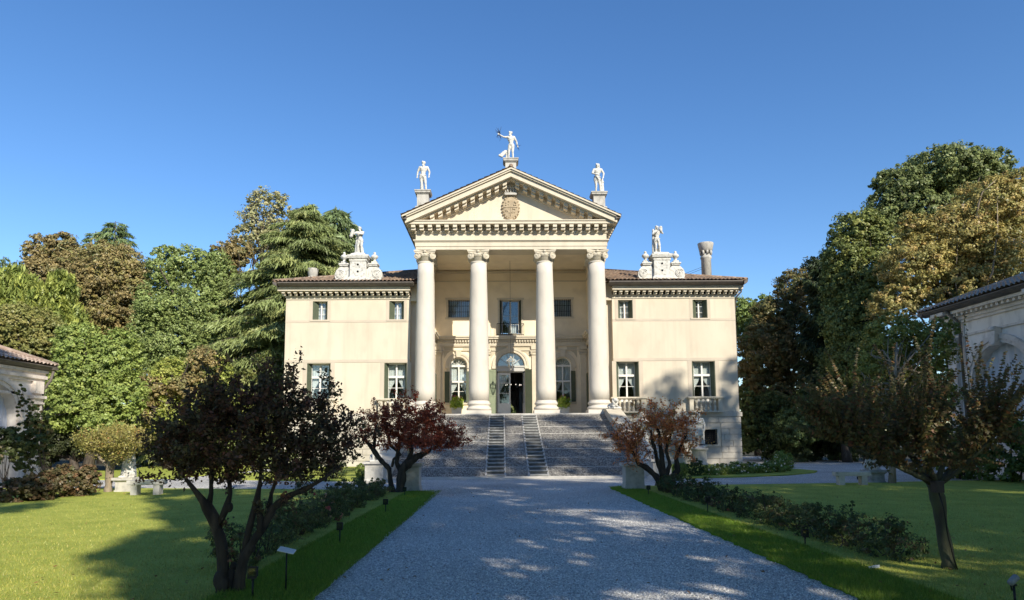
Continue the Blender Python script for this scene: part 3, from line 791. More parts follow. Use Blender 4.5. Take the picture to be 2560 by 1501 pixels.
for qx, qz, col in ((-.22, .28, 0), (.22, .28, 0), (-.2, -.25, 1), (.2, -.25, 1)):
    for k in range(7):
        mb.ball((cx+qx+rr.uniform(-.12, .12), yf-.2, cz+qz+rr.uniform(-.16, .16)), rr.uniform(.035, .065), 7, 5)
for k in range(22):
    a = 2*PI*k/22; mb.ball((cx+.52*math.cos(a), yf-.1, cz+.74*math.sin(a)), .075, 8, 5, (1, .9, 1))
mb.ball((cx, yf-.1, cz-.78), .1, 8, 6); mb.prism_y([(cx-.2, cz-.68), (cx+.2, cz-.68), (cx, cz-.92)], yf-.12, yf)
co = vb(mb, 'coat_of_arms', 'coat')
mb = MB()
mb.prism_y([(cx-.36, 16.88), (cx+.36, 16.88), (cx+.4, 17.02), (cx-.4, 17.02)], yf-.3, yf)
for k in range(5):
    a = -.9+.45*k; x = cx+.42*math.sin(a)*1.1; h = .22+.1*math.cos(a)
    mb.tube([(cx+.38*math.sin(a), yf-.22, 17.0), (x*1.0, yf-.26, 17.0+h)], [.06, .035], 6); mb.ball((x, yf-.26, 17.03+h), .06, 8, 6)
vb(mb, 'crown_relief', 'stone', co)
# pedestals on the roof
def pedestal(cx, cy, z0, z1, a, cap=.24, low=.35):
    mb = MB(); mb.box(cx-a-.1, cx+a+.1, cy-a-.1, cy+a+.1, z0, z0+low); mb.box(cx-a, cx+a, cy-a, cy+a, z0+low, z1-cap)
    mb.box(cx-a-.05, cx+a+.05, cy-a-.05, cy+a+.05, z1-cap, z1-cap+.06); mb.box(cx-a-.12, cx+a+.12, cy-a-.12, cy+a+.12, z1-cap+.06, z1-.07); mb.box(cx-a-.15, cx+a+.15, cy-a-.15, cy+a+.15, z1-.07, z1)
    return vb(mb, 'statue_pedestal', 'wstone')
pedestal(-5.5, 41.6, 15.75, 17.15, .36); pedestal(5.52, 41.6, 15.7, 17.02, .36); pedestal(0.0, 41.7, 18.0, 19.25, .34, low=.3)
def acroterion(cx, y):
    mb = MB()
    mb.box(cx-1.52, cx+1.52, y-.35, y+.5, 11.6, 11.82); mb.box(cx-.62, cx+.62, y-.5, y+.5, 11.6, 11.86)
    mb.box(cx-.51, cx+.51, y-.42, y+.45, 11.86, 13.02); mb.frustum(cx, y, 11.86, 11.98, .6, .48, .51, .42)
    mb.box(cx-.55, cx+.55, y-.46, y+.5, 12.98, 13.1); mb.box(cx-.64, cx+.64, y-.55, y+.55, 13.16, 13.26); mb.frustum(cx, y, 13.1, 13.16, .55, .46, .64, .55); mb.box(cx-.68, cx+.68, y-.58, y+.58, 13.26, 13.36)
    mb.frustum(cx, y, 13.36, 13.5, .55, .5, .4, .4)
    for s in (-1, 1):                                      # scroll wings
        pr = [(.45, 11.82), (1.42, 11.82), (1.5, 12.0), (1.5, 12.2), (1.42, 12.42), (1.28, 12.58), (1.12, 12.7), (.72, 12.7), (.62, 12.58), (.55, 12.5), (.45, 12.5)]
        mb.prism_y([(cx+s*x, z) for x, z in pr][::s], y-.2, y+.2)
        for e in (-1,): volute(mb, cx+s*1.16, y-.2, 12.2, .28, .05, 0)
        mb.box(cx+s*.66, cx+s*1.2, y-.28, y+.28, 12.7, 12.78); mb.box(cx+s*.62, cx+s*1.25, y-.32, y+.32, 12.78, 12.87)
    o = vb(mb, 'roof_pedestal', 'statue')
    for s in (-1, 1):
        u = MB(); ux = cx+s*.97
        u.box(ux-.17, ux+.17, y-.17, y+.17, 12.86, 13.02)
        u.lathe([(.15, 13.02), (.09, 13.08), (.07, 13.16), (.16, 13.22), (.22, 13.3), (.23, 13.36), (.18, 13.44), (.09, 13.5), (.06, 13.53), (.09, 13.58), (.07, 13.64), (.02, 13.67)], ux, y, 24, ripple=.05, rn=8)
        vb(u, 'urn', 'statue', o)
    for z in (12.3, 12.75):
        vb(MB().tube([(cx, y-.44, z), (cx, y-.38, z)], .065, 12), 'vent_hole', 'black', o)
acroterion(-9.72, 42.9); acroterion(9.63, 42.9)

# ---- windows
def curtain_mb(mb, x0, x1, z0, z1, y, n=24, fold=.025, bx0=None, bx1=None, tie=None):
    """pleated cloth; with tie=(x,z) it is gathered sideways at that point"""
    rows = 10; b = len(mb.v); vs = []; fs = []
    for j in range(rows+1):
        t = j/rows; z = z1+(z0-z1)*t
        if tie is None: a, c = x0, x1
        else:
            k = math.sin(min(t/.8, 1)*PI/2)**1.4
            a = x0+(tie[0]-x0)*k if abs(tie[0]-x0) > abs(tie[0]-x1) else x0
            c = x1+(tie[0]-x1)*k if a == x0 else x1
        for i in range(n+1):
            s = i/n; vs.append((a+(c-a)*s, y+fold*math.sin(s*PI*9)+.006*math.sin(i*2.3+j), z))
    for j in range(rows):
        for i in range(n): fs.append((j*(n+1)+i, j*(n+1)+i+1, (j+1)*(n+1)+i+1, (j+1)*(n+1)+i))
    mb.add(vs, fs, True)
def shutter_mb(x, y0, z0, z1, side, lean=.22, depth=.42, th=.045):
    """leaf folded back into the reveal: side -1 left, +1 right, leaning into the opening"""
    mb = MB(); s = side
    a = [(x, y0), (x-s*th, y0), (x-s*(lean+th), y0+depth), (x-s*lean, y0+depth)]
    if s < 0: a = a[::-1]
    mb.prism_z(a, z0, z1)
    for zc in (z0+(z1-z0)*.27, z0+(z1-z0)*.75):
        h = (z1-z0)*.18
        b = [(p[0]-s*.012, p[1]) for p in a]
    return mb
def big_window(c, h, z0, z1, balustrade_front=True):
    y = WY+.4; f = MB(); wl = .2
    x0, x1 = c-h+.17, c+h-.17
    f.box(c-h, x0+.05, y, y+.08, 3.42, z1); f.box(x1-.05, c+h, y, y+.08, 3.42, z1); f.box(x0, x1, y, y+.08, z1-.09, z1)
    zt = z0+1.42
    f.box(x0, x1, y-.02, y+.08, zt-.07, zt+.07); f.box(c-.05, c+.05, y-.015, y+.085, z0, z1)
    f.box(x0, x1, y, y+.08, 3.42, z0+.06)
    for zz in (z0+.72,): f.box(x0, x1, y+.02, y+.06, zz-.014, zz+.014)
    wn = vb(f, 'window', 'white')
    vb(MB().box(x0+.04, x1-.04, y+.045, y+.05, z0+.06, z1-.08), 'pane', 'glass', wn)
    for s in (-1, 1):
        q = MB(); xa, xb = (x0+.03, c-.04) if s < 0 else (c+.04, x1-.03)
        curtain_mb(q, xa, xb, zt+.05, z1-.1, y+.2, 20, .022)
        vb(q, 'curtain', 'curtain', wn)
        q = MB(); curtain_mb(q, xa, xb, z0+.02, zt-.05, y+.2, 20, .022, tie=((x0+.09) if s < 0 else (x1-.09), z0+.4))
        vb(q, 'curtain', 'curtain', wn)
        vb(shutter_mb(c+s*h, WY+.02, z0, z1-.03, s, .15, .36, .05), 'shutter', 'green', wn)
def small_window(c, h, z0, z1, red):
    y = WY+.36; f = MB(); x0, x1 = c-h+.12, c+h-.12
    f.box(c-h, x0, y, y+.07, z0, z1); f.box(x1, c+h, y, y+.07, z0, z1); f.box(x0, x1, y, y+.07, z1-.08, z1); f.box(x0, x1, y, y+.07, z0, z0+.07)
    f.box(c-.045, c+.045, y-.02, y+.07, z0, z1)
    for zz in (.35, .68): f.box(x0, x1, y+.02, y+.05, z0+(z1-z0)*zz-.012, z0+(z1-z0)*zz+.012)
    wn = vb(f, 'window', 'white')
    vb(MB().box(x0, x1, y+.03, y+.035, z0+.07, z1-.08), 'pane', 'glass', wn)
    q = MB(); curtain_mb(q, x0, x1, z0+.05, z1-.1, y+.18, 28, .03); vb(q, 'curtain', 'curtain', wn)
    if red:
        q = MB(); curtain_mb(q, c-.06, c+.1, z0+.05, z1-.12, y+.12, 12, .02); vb(q, 'curtain', 'redcurtain', wn)
    vb(shutter_mb(c-h, WY+.02, z0, z1-.02, -1, .26 if c < 0 or c > 10 else .12, .3, .04), 'shutter', 'green', wn)
    vb(shutter_mb(c+h, WY+.02, z0, z1-.02, 1, .17, .3, .04), 'shutter', 'green', wn)
for c, h in WIN_L: big_window(c, h, 4.24, 6.52)
for c, h in WIN_U: small_window(c, h, 9.3, 10.5, c > 0)
BAL = [(.035, 0), (.085, .005), (.085, .05), (.05, .07), (.085, .16), (.1, .22), (.07, .3), (.04, .36), (.055, .38), (.055, .4), (.04, .42), (.07, .48), (.1, .54), (.085, .62), (.05, .7), (.085, .72), (.085, .77), (.035, .775)]
def balustrade(c, h):
    mb = MB(); yb = WY-.22
    mb.box(c-h-.35, c+h+.35, yb-.14, WY, 3.26, 3.36)
    mb.box(c-h-.42, c+h+.42, yb-.2, WY, 4.16, 4.25); mb.box(c-h-.36, c+h+.36, yb-.14, WY-.001, 4.1, 4.16)
    for s in (-1, 1): mb.box(c+s*(h+.04), c+s*(h+.3), yb-.1, WY-.002, 3.36, 4.1)
    o = vb(mb, 'balustrade', 'trim')
    b0 = MB(); b0.lathe([(r, 3.34+z) for r, z in BAL], 0, 0, 14)
    fst = None
    for k in range(5):
        x = c+(k-2)*.29
        if fst is None: fst = b0.build('baluster', 'trim', o, loc=(x, yb, 0))
        else:
            q = fst.copy(); COL.objects.link(q); q.location = (x, yb, 0)
for c, h in WIN_L: balustrade(c, h)
# upper loggia windows with bars
for x0, x1, z0, z1 in ((-4.33, -2.55, 10.05, 11.3), (2.55, 4.2, 10.08, 11.3)):
    f = MB(); y = BY+.22
    f.box(x0, x1, y, y+.06, z1-.07, z1); f.box(x0, x1, y, y+.06, z0, z0+.07); f.box(x0, x0+.07, y, y+.06, z0, z1); f.box(x1-.07, x1, y, y+.06, z0, z1); f.box((x0+x1)/2-.04, (x0+x1)/2+.04, y-.01, y+.06, z0, z1)
    wn = vb(f, 'loggia_window', 'wood')
    vb(MB().box(x0, x1, y+.02, y+.025, z0, z1), 'pane', 'glass', wn)
    q = MB(); curtain_mb(q, x0+.05, x1-.05, z0+.05, z1-.05, y+.22, 40, .03); vb(q, 'curtain', 'curtain_and_reflection', wn)  # pale cloth added behind the pane to imitate its greyish reflection
    g = MB()
    for k in range(13):
        xx = x0+.06+(x1-x0-.12)*k/12; g.tube([(xx, BY+.08, z0), (xx, BY+.08, z1)], .02, 5)
    for zz in (.33, .66): g.tube([(x0, BY+.09, z0+(z1-z0)*zz), (x1, BY+.09, z0+(z1-z0)*zz)], .013, 5)
    vb(g, 'window_bars', 'iron', wn)
f = MB(); y = BY+.24; x0, x1, z0, z1 = -.77, .73, 8.78, 11.28
for a, b, c, d in ((x0+.14, x0+.22, z0, z1), (x1-.22, x1-.14, z0, z1), (-.07, .03, z0, z1), (x0+.2, x1-.2, z1-.1, z1), (x0+.2, x1-.2, z0, z0+.15)): f.box(a, b, y, y+.07, c, d)
for zz in (.32, .56): f.box(x0+.2, x1-.2, y+.02, y+.05, z0+2.5*zz-.012, z0+2.5*zz+.012)
wn = vb(f, 'balcony_window', 'wood'); vb(MB().box(x0+.2, x1-.2, y+.03, y+.035, z0, z1), 'pane', 'glass', wn)
q = MB(); curtain_mb(q, -.2, .45, z0+.1, z0+.85, y+.25, 14, .05); vb(q, 'curtain', 'curtain', wn)
for s in (-1, 1): vb(shutter_mb(-.02+s*.75, BY+.02, z0, z1-.02, s, .05, .3, .05), 'shutter', 'green', wn)
g = MB(); yb = BY-.36
for k in range(15):
    xx = -.95+1.84*k/14; g.tube([(xx, yb, 8.74), (xx, yb, 9.55)], .014, 5)
for zz in (8.78, 9.55): g.tube([(-.95, yb, zz), (.89, yb, zz)], .02, 6); g.tube([(-.95, yb, zz), (-.95, BY, zz)], .02, 6); g.tube([(.89, yb, zz), (.89, BY, zz)], .02, 6)
vb(g, 'balcony_railing', 'iron', wn)
# ground floor arched windows of the loggia
for cx, sp in ((-3.6, 6.7), (3.55, 6.68)):
    y = BY+.22; r = .6; f = MB()
    f.box(cx-r, cx-r+.09, y, y+.08, 4.16, sp); f.box(cx+r-.09, cx+r, y, y+.08, 4.16, sp); f.box(cx-.045, cx+.045, y-.01, y+.08, 4.16, sp)
    for zz, t in ((sp, .06), (5.62, .06), (4.2, .06), (4.95, .014)): f.box(cx-r, cx+r, y-.005, y+.075, zz-t, zz+t)
    arch_band(f, cx, sp, r-.09, r, y, y+.08); arch_band(f, cx, sp, .0, .12, y, y+.06, 10)
    for k in range(1, 6):
        a = PI*k/6; f.tube([(cx+.1*math.cos(a), y+.03, sp+.1*math.sin(a)), (cx+(r-.05)*math.cos(a), y+.03, sp+(r-.05)*math.sin(a))], .018, 5)
    wn = vb(f, 'arched_window', 'white')
    p = MB(); p.box(cx-r, cx+r, y+.03, y+.035, 4.16, sp); arch_band(p, cx, sp, 0.0, r, y+.03, y+.035, 14); vb(p, 'pane', 'glass', wn)
    for s in (-1, 1):
        xa, xb = sorted((cx+s*.04, cx+s*(r-.04)))
        q = MB(); curtain_mb(q, xa, xb, 5.62, sp, y+.2, 18, .022); vb(q, 'curtain', 'curtain', wn)
        q = MB(); curtain_mb(q, xa, xb, 4.2, 5.6, y+.2, 18, .022, tie=(cx+s*(r-.09), 4.6)); vb(q, 'curtain', 'curtain', wn)
        e = MB(); sx = cx+s*(r+.14)                       # louvred leaf opened outward
        e.hexa([(sx-.2, BY-.16, 4.18), (sx+.12, BY-.1, 4.18), (sx+.12, BY-.06, 4.18), (sx-.2, BY-.12, 4.18), (sx-.2, BY-.16, 6.3), (sx+.12, BY-.1, 6.3), (sx+.12, BY-.06, 6.3), (sx-.2, BY-.12, 6.3)])
        vb(e, 'shutter', 'green', wn)
    q = MB(); n = 18; vs = []; fs = []
    for i in range(n+1):
        a = PI*i/n
        vs += [(cx+.05*math.cos(a), y+.2, sp+.05*math.sin(a)), (cx+r*math.cos(a), y+.2+.02*(i % 2), sp+r*math.sin(a))]
    for i in range(n): fs.append((2*i, 2*i+1, 2*i+3, 2*i+2))
    q.add(vs, fs); vb(q, 'curtain', 'curtain', wn)
# main door
f = MB(); y = BY+.14; cx = -.03; r = .96
f.box(cx-r, cx+r, BY-.02, BY+.2, 6.3, 6.68); f.box(cx-r-.1, cx+r+.1, BY-.08, BY+.2, 6.58, 6.68)
f.box(cx-r, cx-r+.1, y, y+.1, 3.2, 6.3); f.box(cx+r-.1, cx+r, y, y+.1, 3.2, 6.3); f.box(cx-r, cx+r, y, y+.1, 6.22, 6.3)
arch_band(f, cx, 6.68, r-.08, r, y, y+.08)
for k in range(1, 5):
    a = PI*k/5; f.tube([(cx+.15*math.cos(a), y+.03, 6.68+.15*math.sin(a)), (cx+(r-.05)*math.cos(a), y+.03, 6.68+(r-.05)*math.sin(a))], .022, 5)
door = vb(f, 'door', 'wood')
p = MB(); arch_band(p, cx, 6.68, 0.0, r, y+.04, y+.045, 14); vb(p, 'fanlight_pane', 'glass', door)
q = MB(); n = 30; vs = []; fs = []
for i in range(n+1):
    a = PI*i/n; vs += [(cx+.3*math.cos(a), y+.2, 6.68+.02), (cx+r*math.cos(a), y+.2+.03*(i % 2), 6.68+r*math.sin(a))]
for i in range(n): fs.append((2*i, 2*i+1, 2*i+3, 2*i+2))
q.add(vs, fs); vb(q, 'curtain', 'curtain', door)
def leaf(x0, x1, y0, y1):
    mb = MB(); th = .05
    def seg(a, b, z0, z1, t=th):
        xa, ya = x0+(x1-x0)*a, y0+(y1-y0)*a; xb, yb_ = x0+(x1-x0)*b, y0+(y1-y0)*b
        mb.hexa([(xa, ya-t/2, z0), (xb, yb_-t/2, z0), (xb, yb_+t/2, z0), (xa, ya+t/2, z0), (xa, ya-t/2, z1), (xb, yb_-t/2, z1), (xb, yb_+t/2, z1), (xa, ya+t/2, z1)])
    seg(0, .12, 3.22, 6.2); seg(.88, 1, 3.22, 6.2); seg(.12, .88, 3.22, 4.12, .04); seg(.12, .88, 6.06, 6.2)
    for z in (4.8, 5.5): seg(.12, .88, z-.02, z+.02)
    return mb
vb(leaf(cx-r+.08, cx-.02, y, y+.02), 'door_leaf', 'white', door)
vb(MB().box(cx-r+.15, cx-.1, y+.01, y+.014, 4.12, 6.1), 'door_pane', 'glass', door)
vb(leaf(cx+r-.09, cx+r-.14, y+.05, y+.85), 'door_leaf', 'white', door)
q = MB(); curtain_mb(q, cx-r+.12, cx-.1, 4.0, 6.1, y+.1, 20, .025, tie=(cx-r+.14, 4.2)); vb(q, 'curtain', 'curtain', door)
for s, wd in ((-1, .56), (1, .46)):
    mb = MB(); xa = cx+s*(r+.02); xb = xa+s*wd; ya, yb = BY-.1, BY-.42
    def pan(a, b, z0, z1, t):
        p0 = (xa+(xb-xa)*a, ya+(yb-ya)*a); p1 = (xa+(xb-xa)*b, ya+(yb-ya)*b)
        mb.hexa([(p0[0], p0[1]-t, z0), (p1[0], p1[1]-t, z0), (p1[0], p1[1]+t, z0), (p0[0], p0[1]+t, z0), (p0[0], p0[1]-t, z1), (p1[0], p1[1]-t, z1), (p1[0], p1[1]+t, z1), (p0[0], p0[1]+t, z1)])
    pan(0, 1, 3.22, 6.4, .02)
    for a, b in ((0, .14), (.86, 1)): pan(a, b, 3.22, 6.4, .035)
    for z in (3.22, 4.55, 4.75, 6.25): pan(.14, .86, z, z+.13, .034)
    vb(mb, 'door_shutter', 'palegreen' if s < 0 else 'green', door)
for s in (-1, 1):                                          # side doors of the loggia standing open
    mb = MB(); mb.box(s*4.95, s*5.0, 44.3, 45.0, 3.22, 5.95)
    for z in (3.3, 4.5, 5.7): mb.box(s*4.94, s*4.95, 44.35, 44.95, z, z+.1)
    vb(mb, 'side_door', 'green')
# far window of the hall with tied curtains
f = MB(); f.box(-.85, .85, 61.9, 62.0, 4.8, 4.86); f.box(-.05, .05, 61.9, 62.0, 3.9, 6.1); f.box(-.85, .85, 61.9, 62, 3.9, 4.0)
gwn = vb(f, 'garden_window', 'white')
for s in (-1, 1):
    q = MB(); xa, xb = sorted((-s*.02, s*.95)); curtain_mb(q, xa, xb, 5.1, 6.3, 61.7, 24, .03); curtain_mb(q, xa, xb, 3.9, 5.1, 61.7, 24, .03, tie=(s*.62, 4.1)); vb(q, 'curtain', 'curtain_and_reflection', gwn)
# portico floor and landing
mb = MB(); mb.box(-6.3, 6.3, 41.0, BY+.4, 3.04, 3.2); mb.box(-5.5, 5.5, 41.2, 47, -.1, 3.04)
vb(mb, 'portico_floor', 'stone')

# ------------------------------------------------------------------ ramp with stair flights
RY0, RY1, RZ1 = 30.0, 40.95, 3.12
def rz(y): return RZ1*(y-RY0)/(RY1-RY0)
ramp = thing('staircase', 'broad cobbled ramp with two narrow stone flights up to the villa portico', 'staircase', (AX, 0, 0))
def rb(mb, name, m, parent=None): return mb.build(name, m, parent or ramp, loc=L0)
AIS = [(-1.36, -.52), (.54, 1.38)]
mb = MB()
for a, b in ((-5.5, AIS[0][0]), (AIS[0][1], AIS[1][0]), (AIS[1][1], 5.5)):
    mb.hexa([(a, RY0, -.1), (b, RY0, -.1), (b, RY1, -.1), (a, RY1, -.1), (a, RY0, .01), (b, RY0, .01), (b, RY1, RZ1), (a, RY1, RZ1)])
rb(mb, 'cobbled_ramp', 'cobble')
mb = MB()
for k in range(1, 8):
    yc = RY0+(RY1-RY0)*k/8.
    for a, b in ((-5.5, AIS[0][0]-.1), (AIS[0][1]+.1, AIS[1][0]-.1), (AIS[1][1]+.1, 5.5)):
        mb.hexa([(a, yc-.028, rz(yc-.028)-.05), (b, yc-.028, rz(yc-.028)-.05), (b, yc+.028, rz(yc+.028)-.05), (a, yc+.028, rz(yc+.028)-.05),
                 (a, yc-.028, rz(yc-.028)+.016), (b, yc-.028, rz(yc-.028)+.016), (b, yc+.028, rz(yc+.028)+.012), (a, yc+.028, rz(yc+.028)+.012)])
rb(mb, 'stone_strip', 'stone')
NS = 20
for i, (a, b) in enumerate(AIS):
    mb = MB()
    for k in range(NS):
        y0 = RY0+(RY1-RY0)*k/NS; y1 = RY0+(RY1-RY0)*(k+1)/NS
        zt = RZ1*(k+.82)/NS; mb.box(a, b, y0+.07, y1+.08, -.1, zt-.05)
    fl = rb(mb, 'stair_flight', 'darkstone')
    mb = MB()
    for k in range(NS):
        y0 = RY0+(RY1-RY0)*k/NS; y1 = RY0+(RY1-RY0)*(k+1)/NS; zt = RZ1*(k+.82)/NS
        mb.box(a+.002, b-.002, y0+.01, y1+.065, zt-.05, zt)
    rb(mb, 'treads', 'greystone', fl)
    mb = MB()
    for x in (a, b):
        for k in range(NS):
            y0 = RY0+(RY1-RY0)*k/NS; y1 = RY0+(RY1-RY0)*(k+1)/NS
            mb.hexa([(x-.04, y0, -.1), (x+.04, y0, -.1), (x+.04, y1, -.1), (x-.04, y1, -.1), (x-.04, y0, rz(y0)+.03), (x+.04, y0, rz(y0)+.03), (x+.04, y1, rz(y1)+.03), (x-.04, y1, rz(y1)+.03)])
    rb(mb, 'kerb', 'stone', fl)
mb = MB(); mb.box(-5.6, 5.6, 29.55, 30.02, -.05, .06); mb.box(-5.7, 5.7, 29.05, 29.55, -.05, .025)
rb(mb, 'foot_step', 'stone')
for s in (-1, 1):
    mb = MB(); a, b = sorted((s*5.52, s*6.3))
    mb.prism_x([(29.6, -.1), (41.0, -.1), (41.0, 3.3), (40.2, 3.3), (29.6, .42)], a, b)
    pp = rb(mb, 'parapet', 'stone')
    mb = MB(); mb.prism_x([(29.5, .42), (40.2, 3.3), (41.05, 3.3), (41.05, 3.4), (40.15, 3.4), (29.5, .52)], a-.06, b+.06)
    rb(mb, 'coping', 'trim', pp)

# ------------------------------------------------------------------ statues
def baked(name, mb, m, parent, voxel, smooth=3):
    me = bpy.data.meshes.new('tmp'); me.from_pydata(mb.v, [], mb.f); me.update()
    o = bpy.data.objects.new('tmp', me); COL.objects.link(o)
    r = o.modifiers.new('r', 'REMESH'); r.mode = 'VOXEL'; r.voxel_size = voxel; r.use_smooth_shade = True
    if smooth:
        s = o.modifiers.new('s', 'SMOOTH'); s.iterations = smooth; s.factor = .5
    dg = bpy.context.evaluated_depsgraph_get(); dg.update()
    e = o.evaluated_get(dg); nm = bpy.data.meshes.new_from_object(e)
    bpy.data.objects.remove(o); nm.name = name; nm.materials.clear()
    nm.polygons.foreach_set('use_smooth', [True]*len(nm.polygons))
    if parent is None: 
        return link(name, nm, m)
    return link(name, nm, m, parent, L0)
def cap(mb, a, b, r0, r1, seg=10):
    a, b = Vector(a), Vector(b); n = 4
    mb.tube([a+(b-a)*i/n for i in range(n+1)], [r0+(r1-r0)*i/n+(.12*min(r0, r1)*math.sin(PI*i/n)) for i in range(n+1)], seg)
    mb.ball(a, r0*1.0, seg, 6); mb.ball(b, r1*1.0, seg, 6)
def hand(mb, wr, d, k=1.0):
    wr = Vector(wr); d = Vector(d).normalized(); sd = d.cross(Vector((0, 1, 0)))
    if sd.length < .1: sd = Vector((1, 0, 0))
    sd.normalize(); pc = wr+d*.05*k
    mb.ball(pc, .04*k, 8, 6)
    for i in range(4):
        s = pc+d*.025*k+sd*(i-1.5)*.021*k; l = (.055, .065, .06, .045)[i]*k
        cap(mb, s, s+d*l*.6+Vector((0, -.012*k, 0)), .012*k, .011*k, 6); cap(mb, s+d*l*.6+Vector((0, -.012*k, 0)), s+d*l+Vector((0, -.034*k, 0)), .011*k, .009*k, 6)
    cap(mb, pc+sd*.03*k, pc+sd*.06*k+d*.03*k+Vector((0, -.02*k, 0)), .014*k, .011*k, 6)
def figure(lean=0., turn=0., le=(-.29, 0, 1.17), lw=(-.30, -.06, .93), re=(.29, 0, 1.17), rw=(.30, -.06, .93), lk=(-.1, -.03, .5), rk=(.11, -.05, .5),
           la=(-.11, .0, .08), ra=(.14, -.02, .08), beard=False, hair=.0, female=False, drape=None, stump=None, head=(0, 0), big=1.0, loin=True):
    """standing figure 1.85 high facing -y; l = image left"""
    mb = MB(); hx = lean*.04
    P = Vector((hx, 0, .97)); C = Vector((hx*.3, .0, 1.33)); Nk = Vector((hx*.2, 0, 1.53)); H = Vector((head[0], -.02+head[1], 1.70))
    mb.ball(P, .16, 14, 10, (1, .76, .85)); mb.ball((hx*.6, 0, 1.14), .135, 14, 10, (1, .76, 1.1)); mb.ball(C, .185, 14, 10, (1, .72, 1.08))
    mb.ball(C+Vector((-.085, -.085, .05)), .085, 10, 8, (1, .6, .8)); mb.ball(C+Vector((.085, -.085, .05)), .085, 10, 8, (1, .6, .8))
    for z in (1.08, 1.16): 
        for s in (-1, 1): mb.ball((hx*.7+s*.04, -.095, z), .038, 8, 6, (1, .6, 1))
    sl, sr = Vector((-.195, 0, 1.46)), Vector((.195, 0, 1.46))
    cap(mb, sl, sr, .075, .075); cap(mb, Nk-Vector((0, 0, .08)), H-Vector((0, 0, .07)), .066, .055)
    cap(mb, sl, le, .066, .05); cap(mb, le, lw, .05, .034); cap(mb, sr, re, .066, .05); cap(mb, re, rw, .05, .034)
    hand(mb, lw, Vector(lw)-Vector(le)); hand(mb, rw, Vector(rw)-Vector(re))
    for hp, k, a in (((-.085+hx, 0, .93), lk, la), ((.085+hx, 0, .93), rk, ra)):
        cap(mb, hp, k, .098, .064); cap(mb, k, a, .062, .04); mb.ball(Vector(k)*.55+Vector(a)*.45+Vector((0, .03, .06)), .055, 8, 6, (1, 1, 1.8))
        cap(mb, (a[0], a[1]+.02, .05), (a[0]*1.15, a[1]-.15, .035), .045, .035)
    q = Matrix.Rotation(turn, 3, 'Z')
    hr = .1*big
    mb.ball(H, hr, 14, 10, (.86, 1.0, 1.16))
    def hp_(x, y, z): return H+q @ Vector((x*big, y*big, z*big))
    cap(mb, hp_(0, -.098, .02), hp_(0, -.122, -.02), .014, .02, 6)       # nose
    cap(mb, hp_(-.055, -.088, .03), hp_(.055, -.088, .03), .016, .016, 6)   # brow
    cap(mb, hp_(-.025, -.096, -.055), hp_(.025, -.096, -.055), .013, .013, 6)
    mb.ball(hp_(0, -.075, -.092), .034*big, 8, 6)
    for s in (-1, 1): mb.ball(hp_(s*.088, 0, 0), .024*big, 6, 5, (.6, 1, 1.4))
    mb.ball(hp_(0, .03, .035), .108*big, 12, 8, (.95, 1, 1.0))
    rr = random.Random(7)
    for i in range(16):
        a = rr.uniform(0, 2*PI); mb.ball(hp_(.08*math.cos(a), .02+.08*math.sin(a), .06+.05*rr.random()), .036*big, 6, 5)
    if beard:
        for i in range(7): mb.ball(hp_(rr.uniform(-.045, .045), -.085, -.09-.016*i), .036*big, 6, 5)
    if hair:
        for s in (-1, 1): cap(mb, hp_(s*.085, .03, -.02), hp_(s*.09, .05, -.02-hair), .042, .03, 6)
    if female:
        for s in (-1, 1): mb.ball(C+Vector((s*.08, -.12, .02)), .07, 10, 8)
    if loin:
        for i in range(14):
            a = 2*PI*i/14; r0 = .155
            cap(mb, (hx+r0*math.cos(a), r0*.78*math.sin(a), .98), (hx+(r0+.02)*math.cos(a+.1), (r0+.02)*.8*math.sin(a+.1), .78+.03*math.sin(3*a)), .028, .02, 6)
        cap(mb, (hx-.15, -.1, 1.0), (hx+.16, -.1, .96), .035, .035, 6)
    if drape:
        for i in range(22):
            a = 2*PI*i/22; r0 = .17
            cap(mb, (hx+r0*math.cos(a), r0*.75*math.sin(a), drape), (hx+(r0+.1)*math.cos(a), (r0+.09)*.85*math.sin(a), .06), .04, .05, 6)
        cap(mb, (-.2, -.1, 1.42), (.2, -.12, drape), .05, .05, 8)
    if stump:
        cap(mb, (stump[0], .12, .0), (stump[0]*.9, .1, stump[1]), .1, .075, 8)
        for i in range(5): mb.ball((stump[0]+rr.uniform(-.07, .07), .08, stump[1]*i/5), .07, 7, 5)
    mb.prism_z([(-.3, -.24), (.3, -.24), (.3, .24), (-.3, .24)], -.03, .05)
    return mb
def place_statue(label, mb, loc, h, rot=0., group=None, href=1.85, name='statue', voxel=.014, mat='statue'):
    k = h/href; q = Matrix.Rotation(rot, 3, 'Z')
    f = 1.1 if href > 1.8 else 1.0
    mb.v = [tuple((q @ Vector((p[0]*f, p[1]*f, p[2])))*k) for p in mb.v]
    o = baked(name, mb, mat, None, voxel*k+.002)
    o.location = loc
    return tag(o, label, 'statue', group)
G1 = 'stone statues on the roof'
m1 = figure(le=(-.31, .03, 1.2), lw=(-.33, -.02, .93), re=(.31, .02, 1.19), rw=(.29, -.06, .93), beard=True, stump=(-.1, .75), lean=-1)
place_statue('bearded stone man with lowered arms on the left pediment corner', m1, (-5.5+AX, 41.6, 17.17), 2.02, 0, G1)
m2 = figure(le=(-.38, -.1, 1.42), lw=(-.60, -.2, 1.52), re=(.33, .04, 1.2), rw=(.38, .0, .93), beard=True, stump=(-.2, .62), lean=1, turn=-.4, loin=False)
for i in range(8): m2.ball((-.3-.03*i, .05-.02*i, .55-.05*i), .11-.004*i, 8, 6)           # animal beside the legs
m2.ball((-.52, -.05, .3), .12, 8, 6); m2.ball((-.62, -.12, .24), .07, 8, 6); cap(m2, (-.5, 0, .4), (-.42, .02, .55), .05, .03, 6)
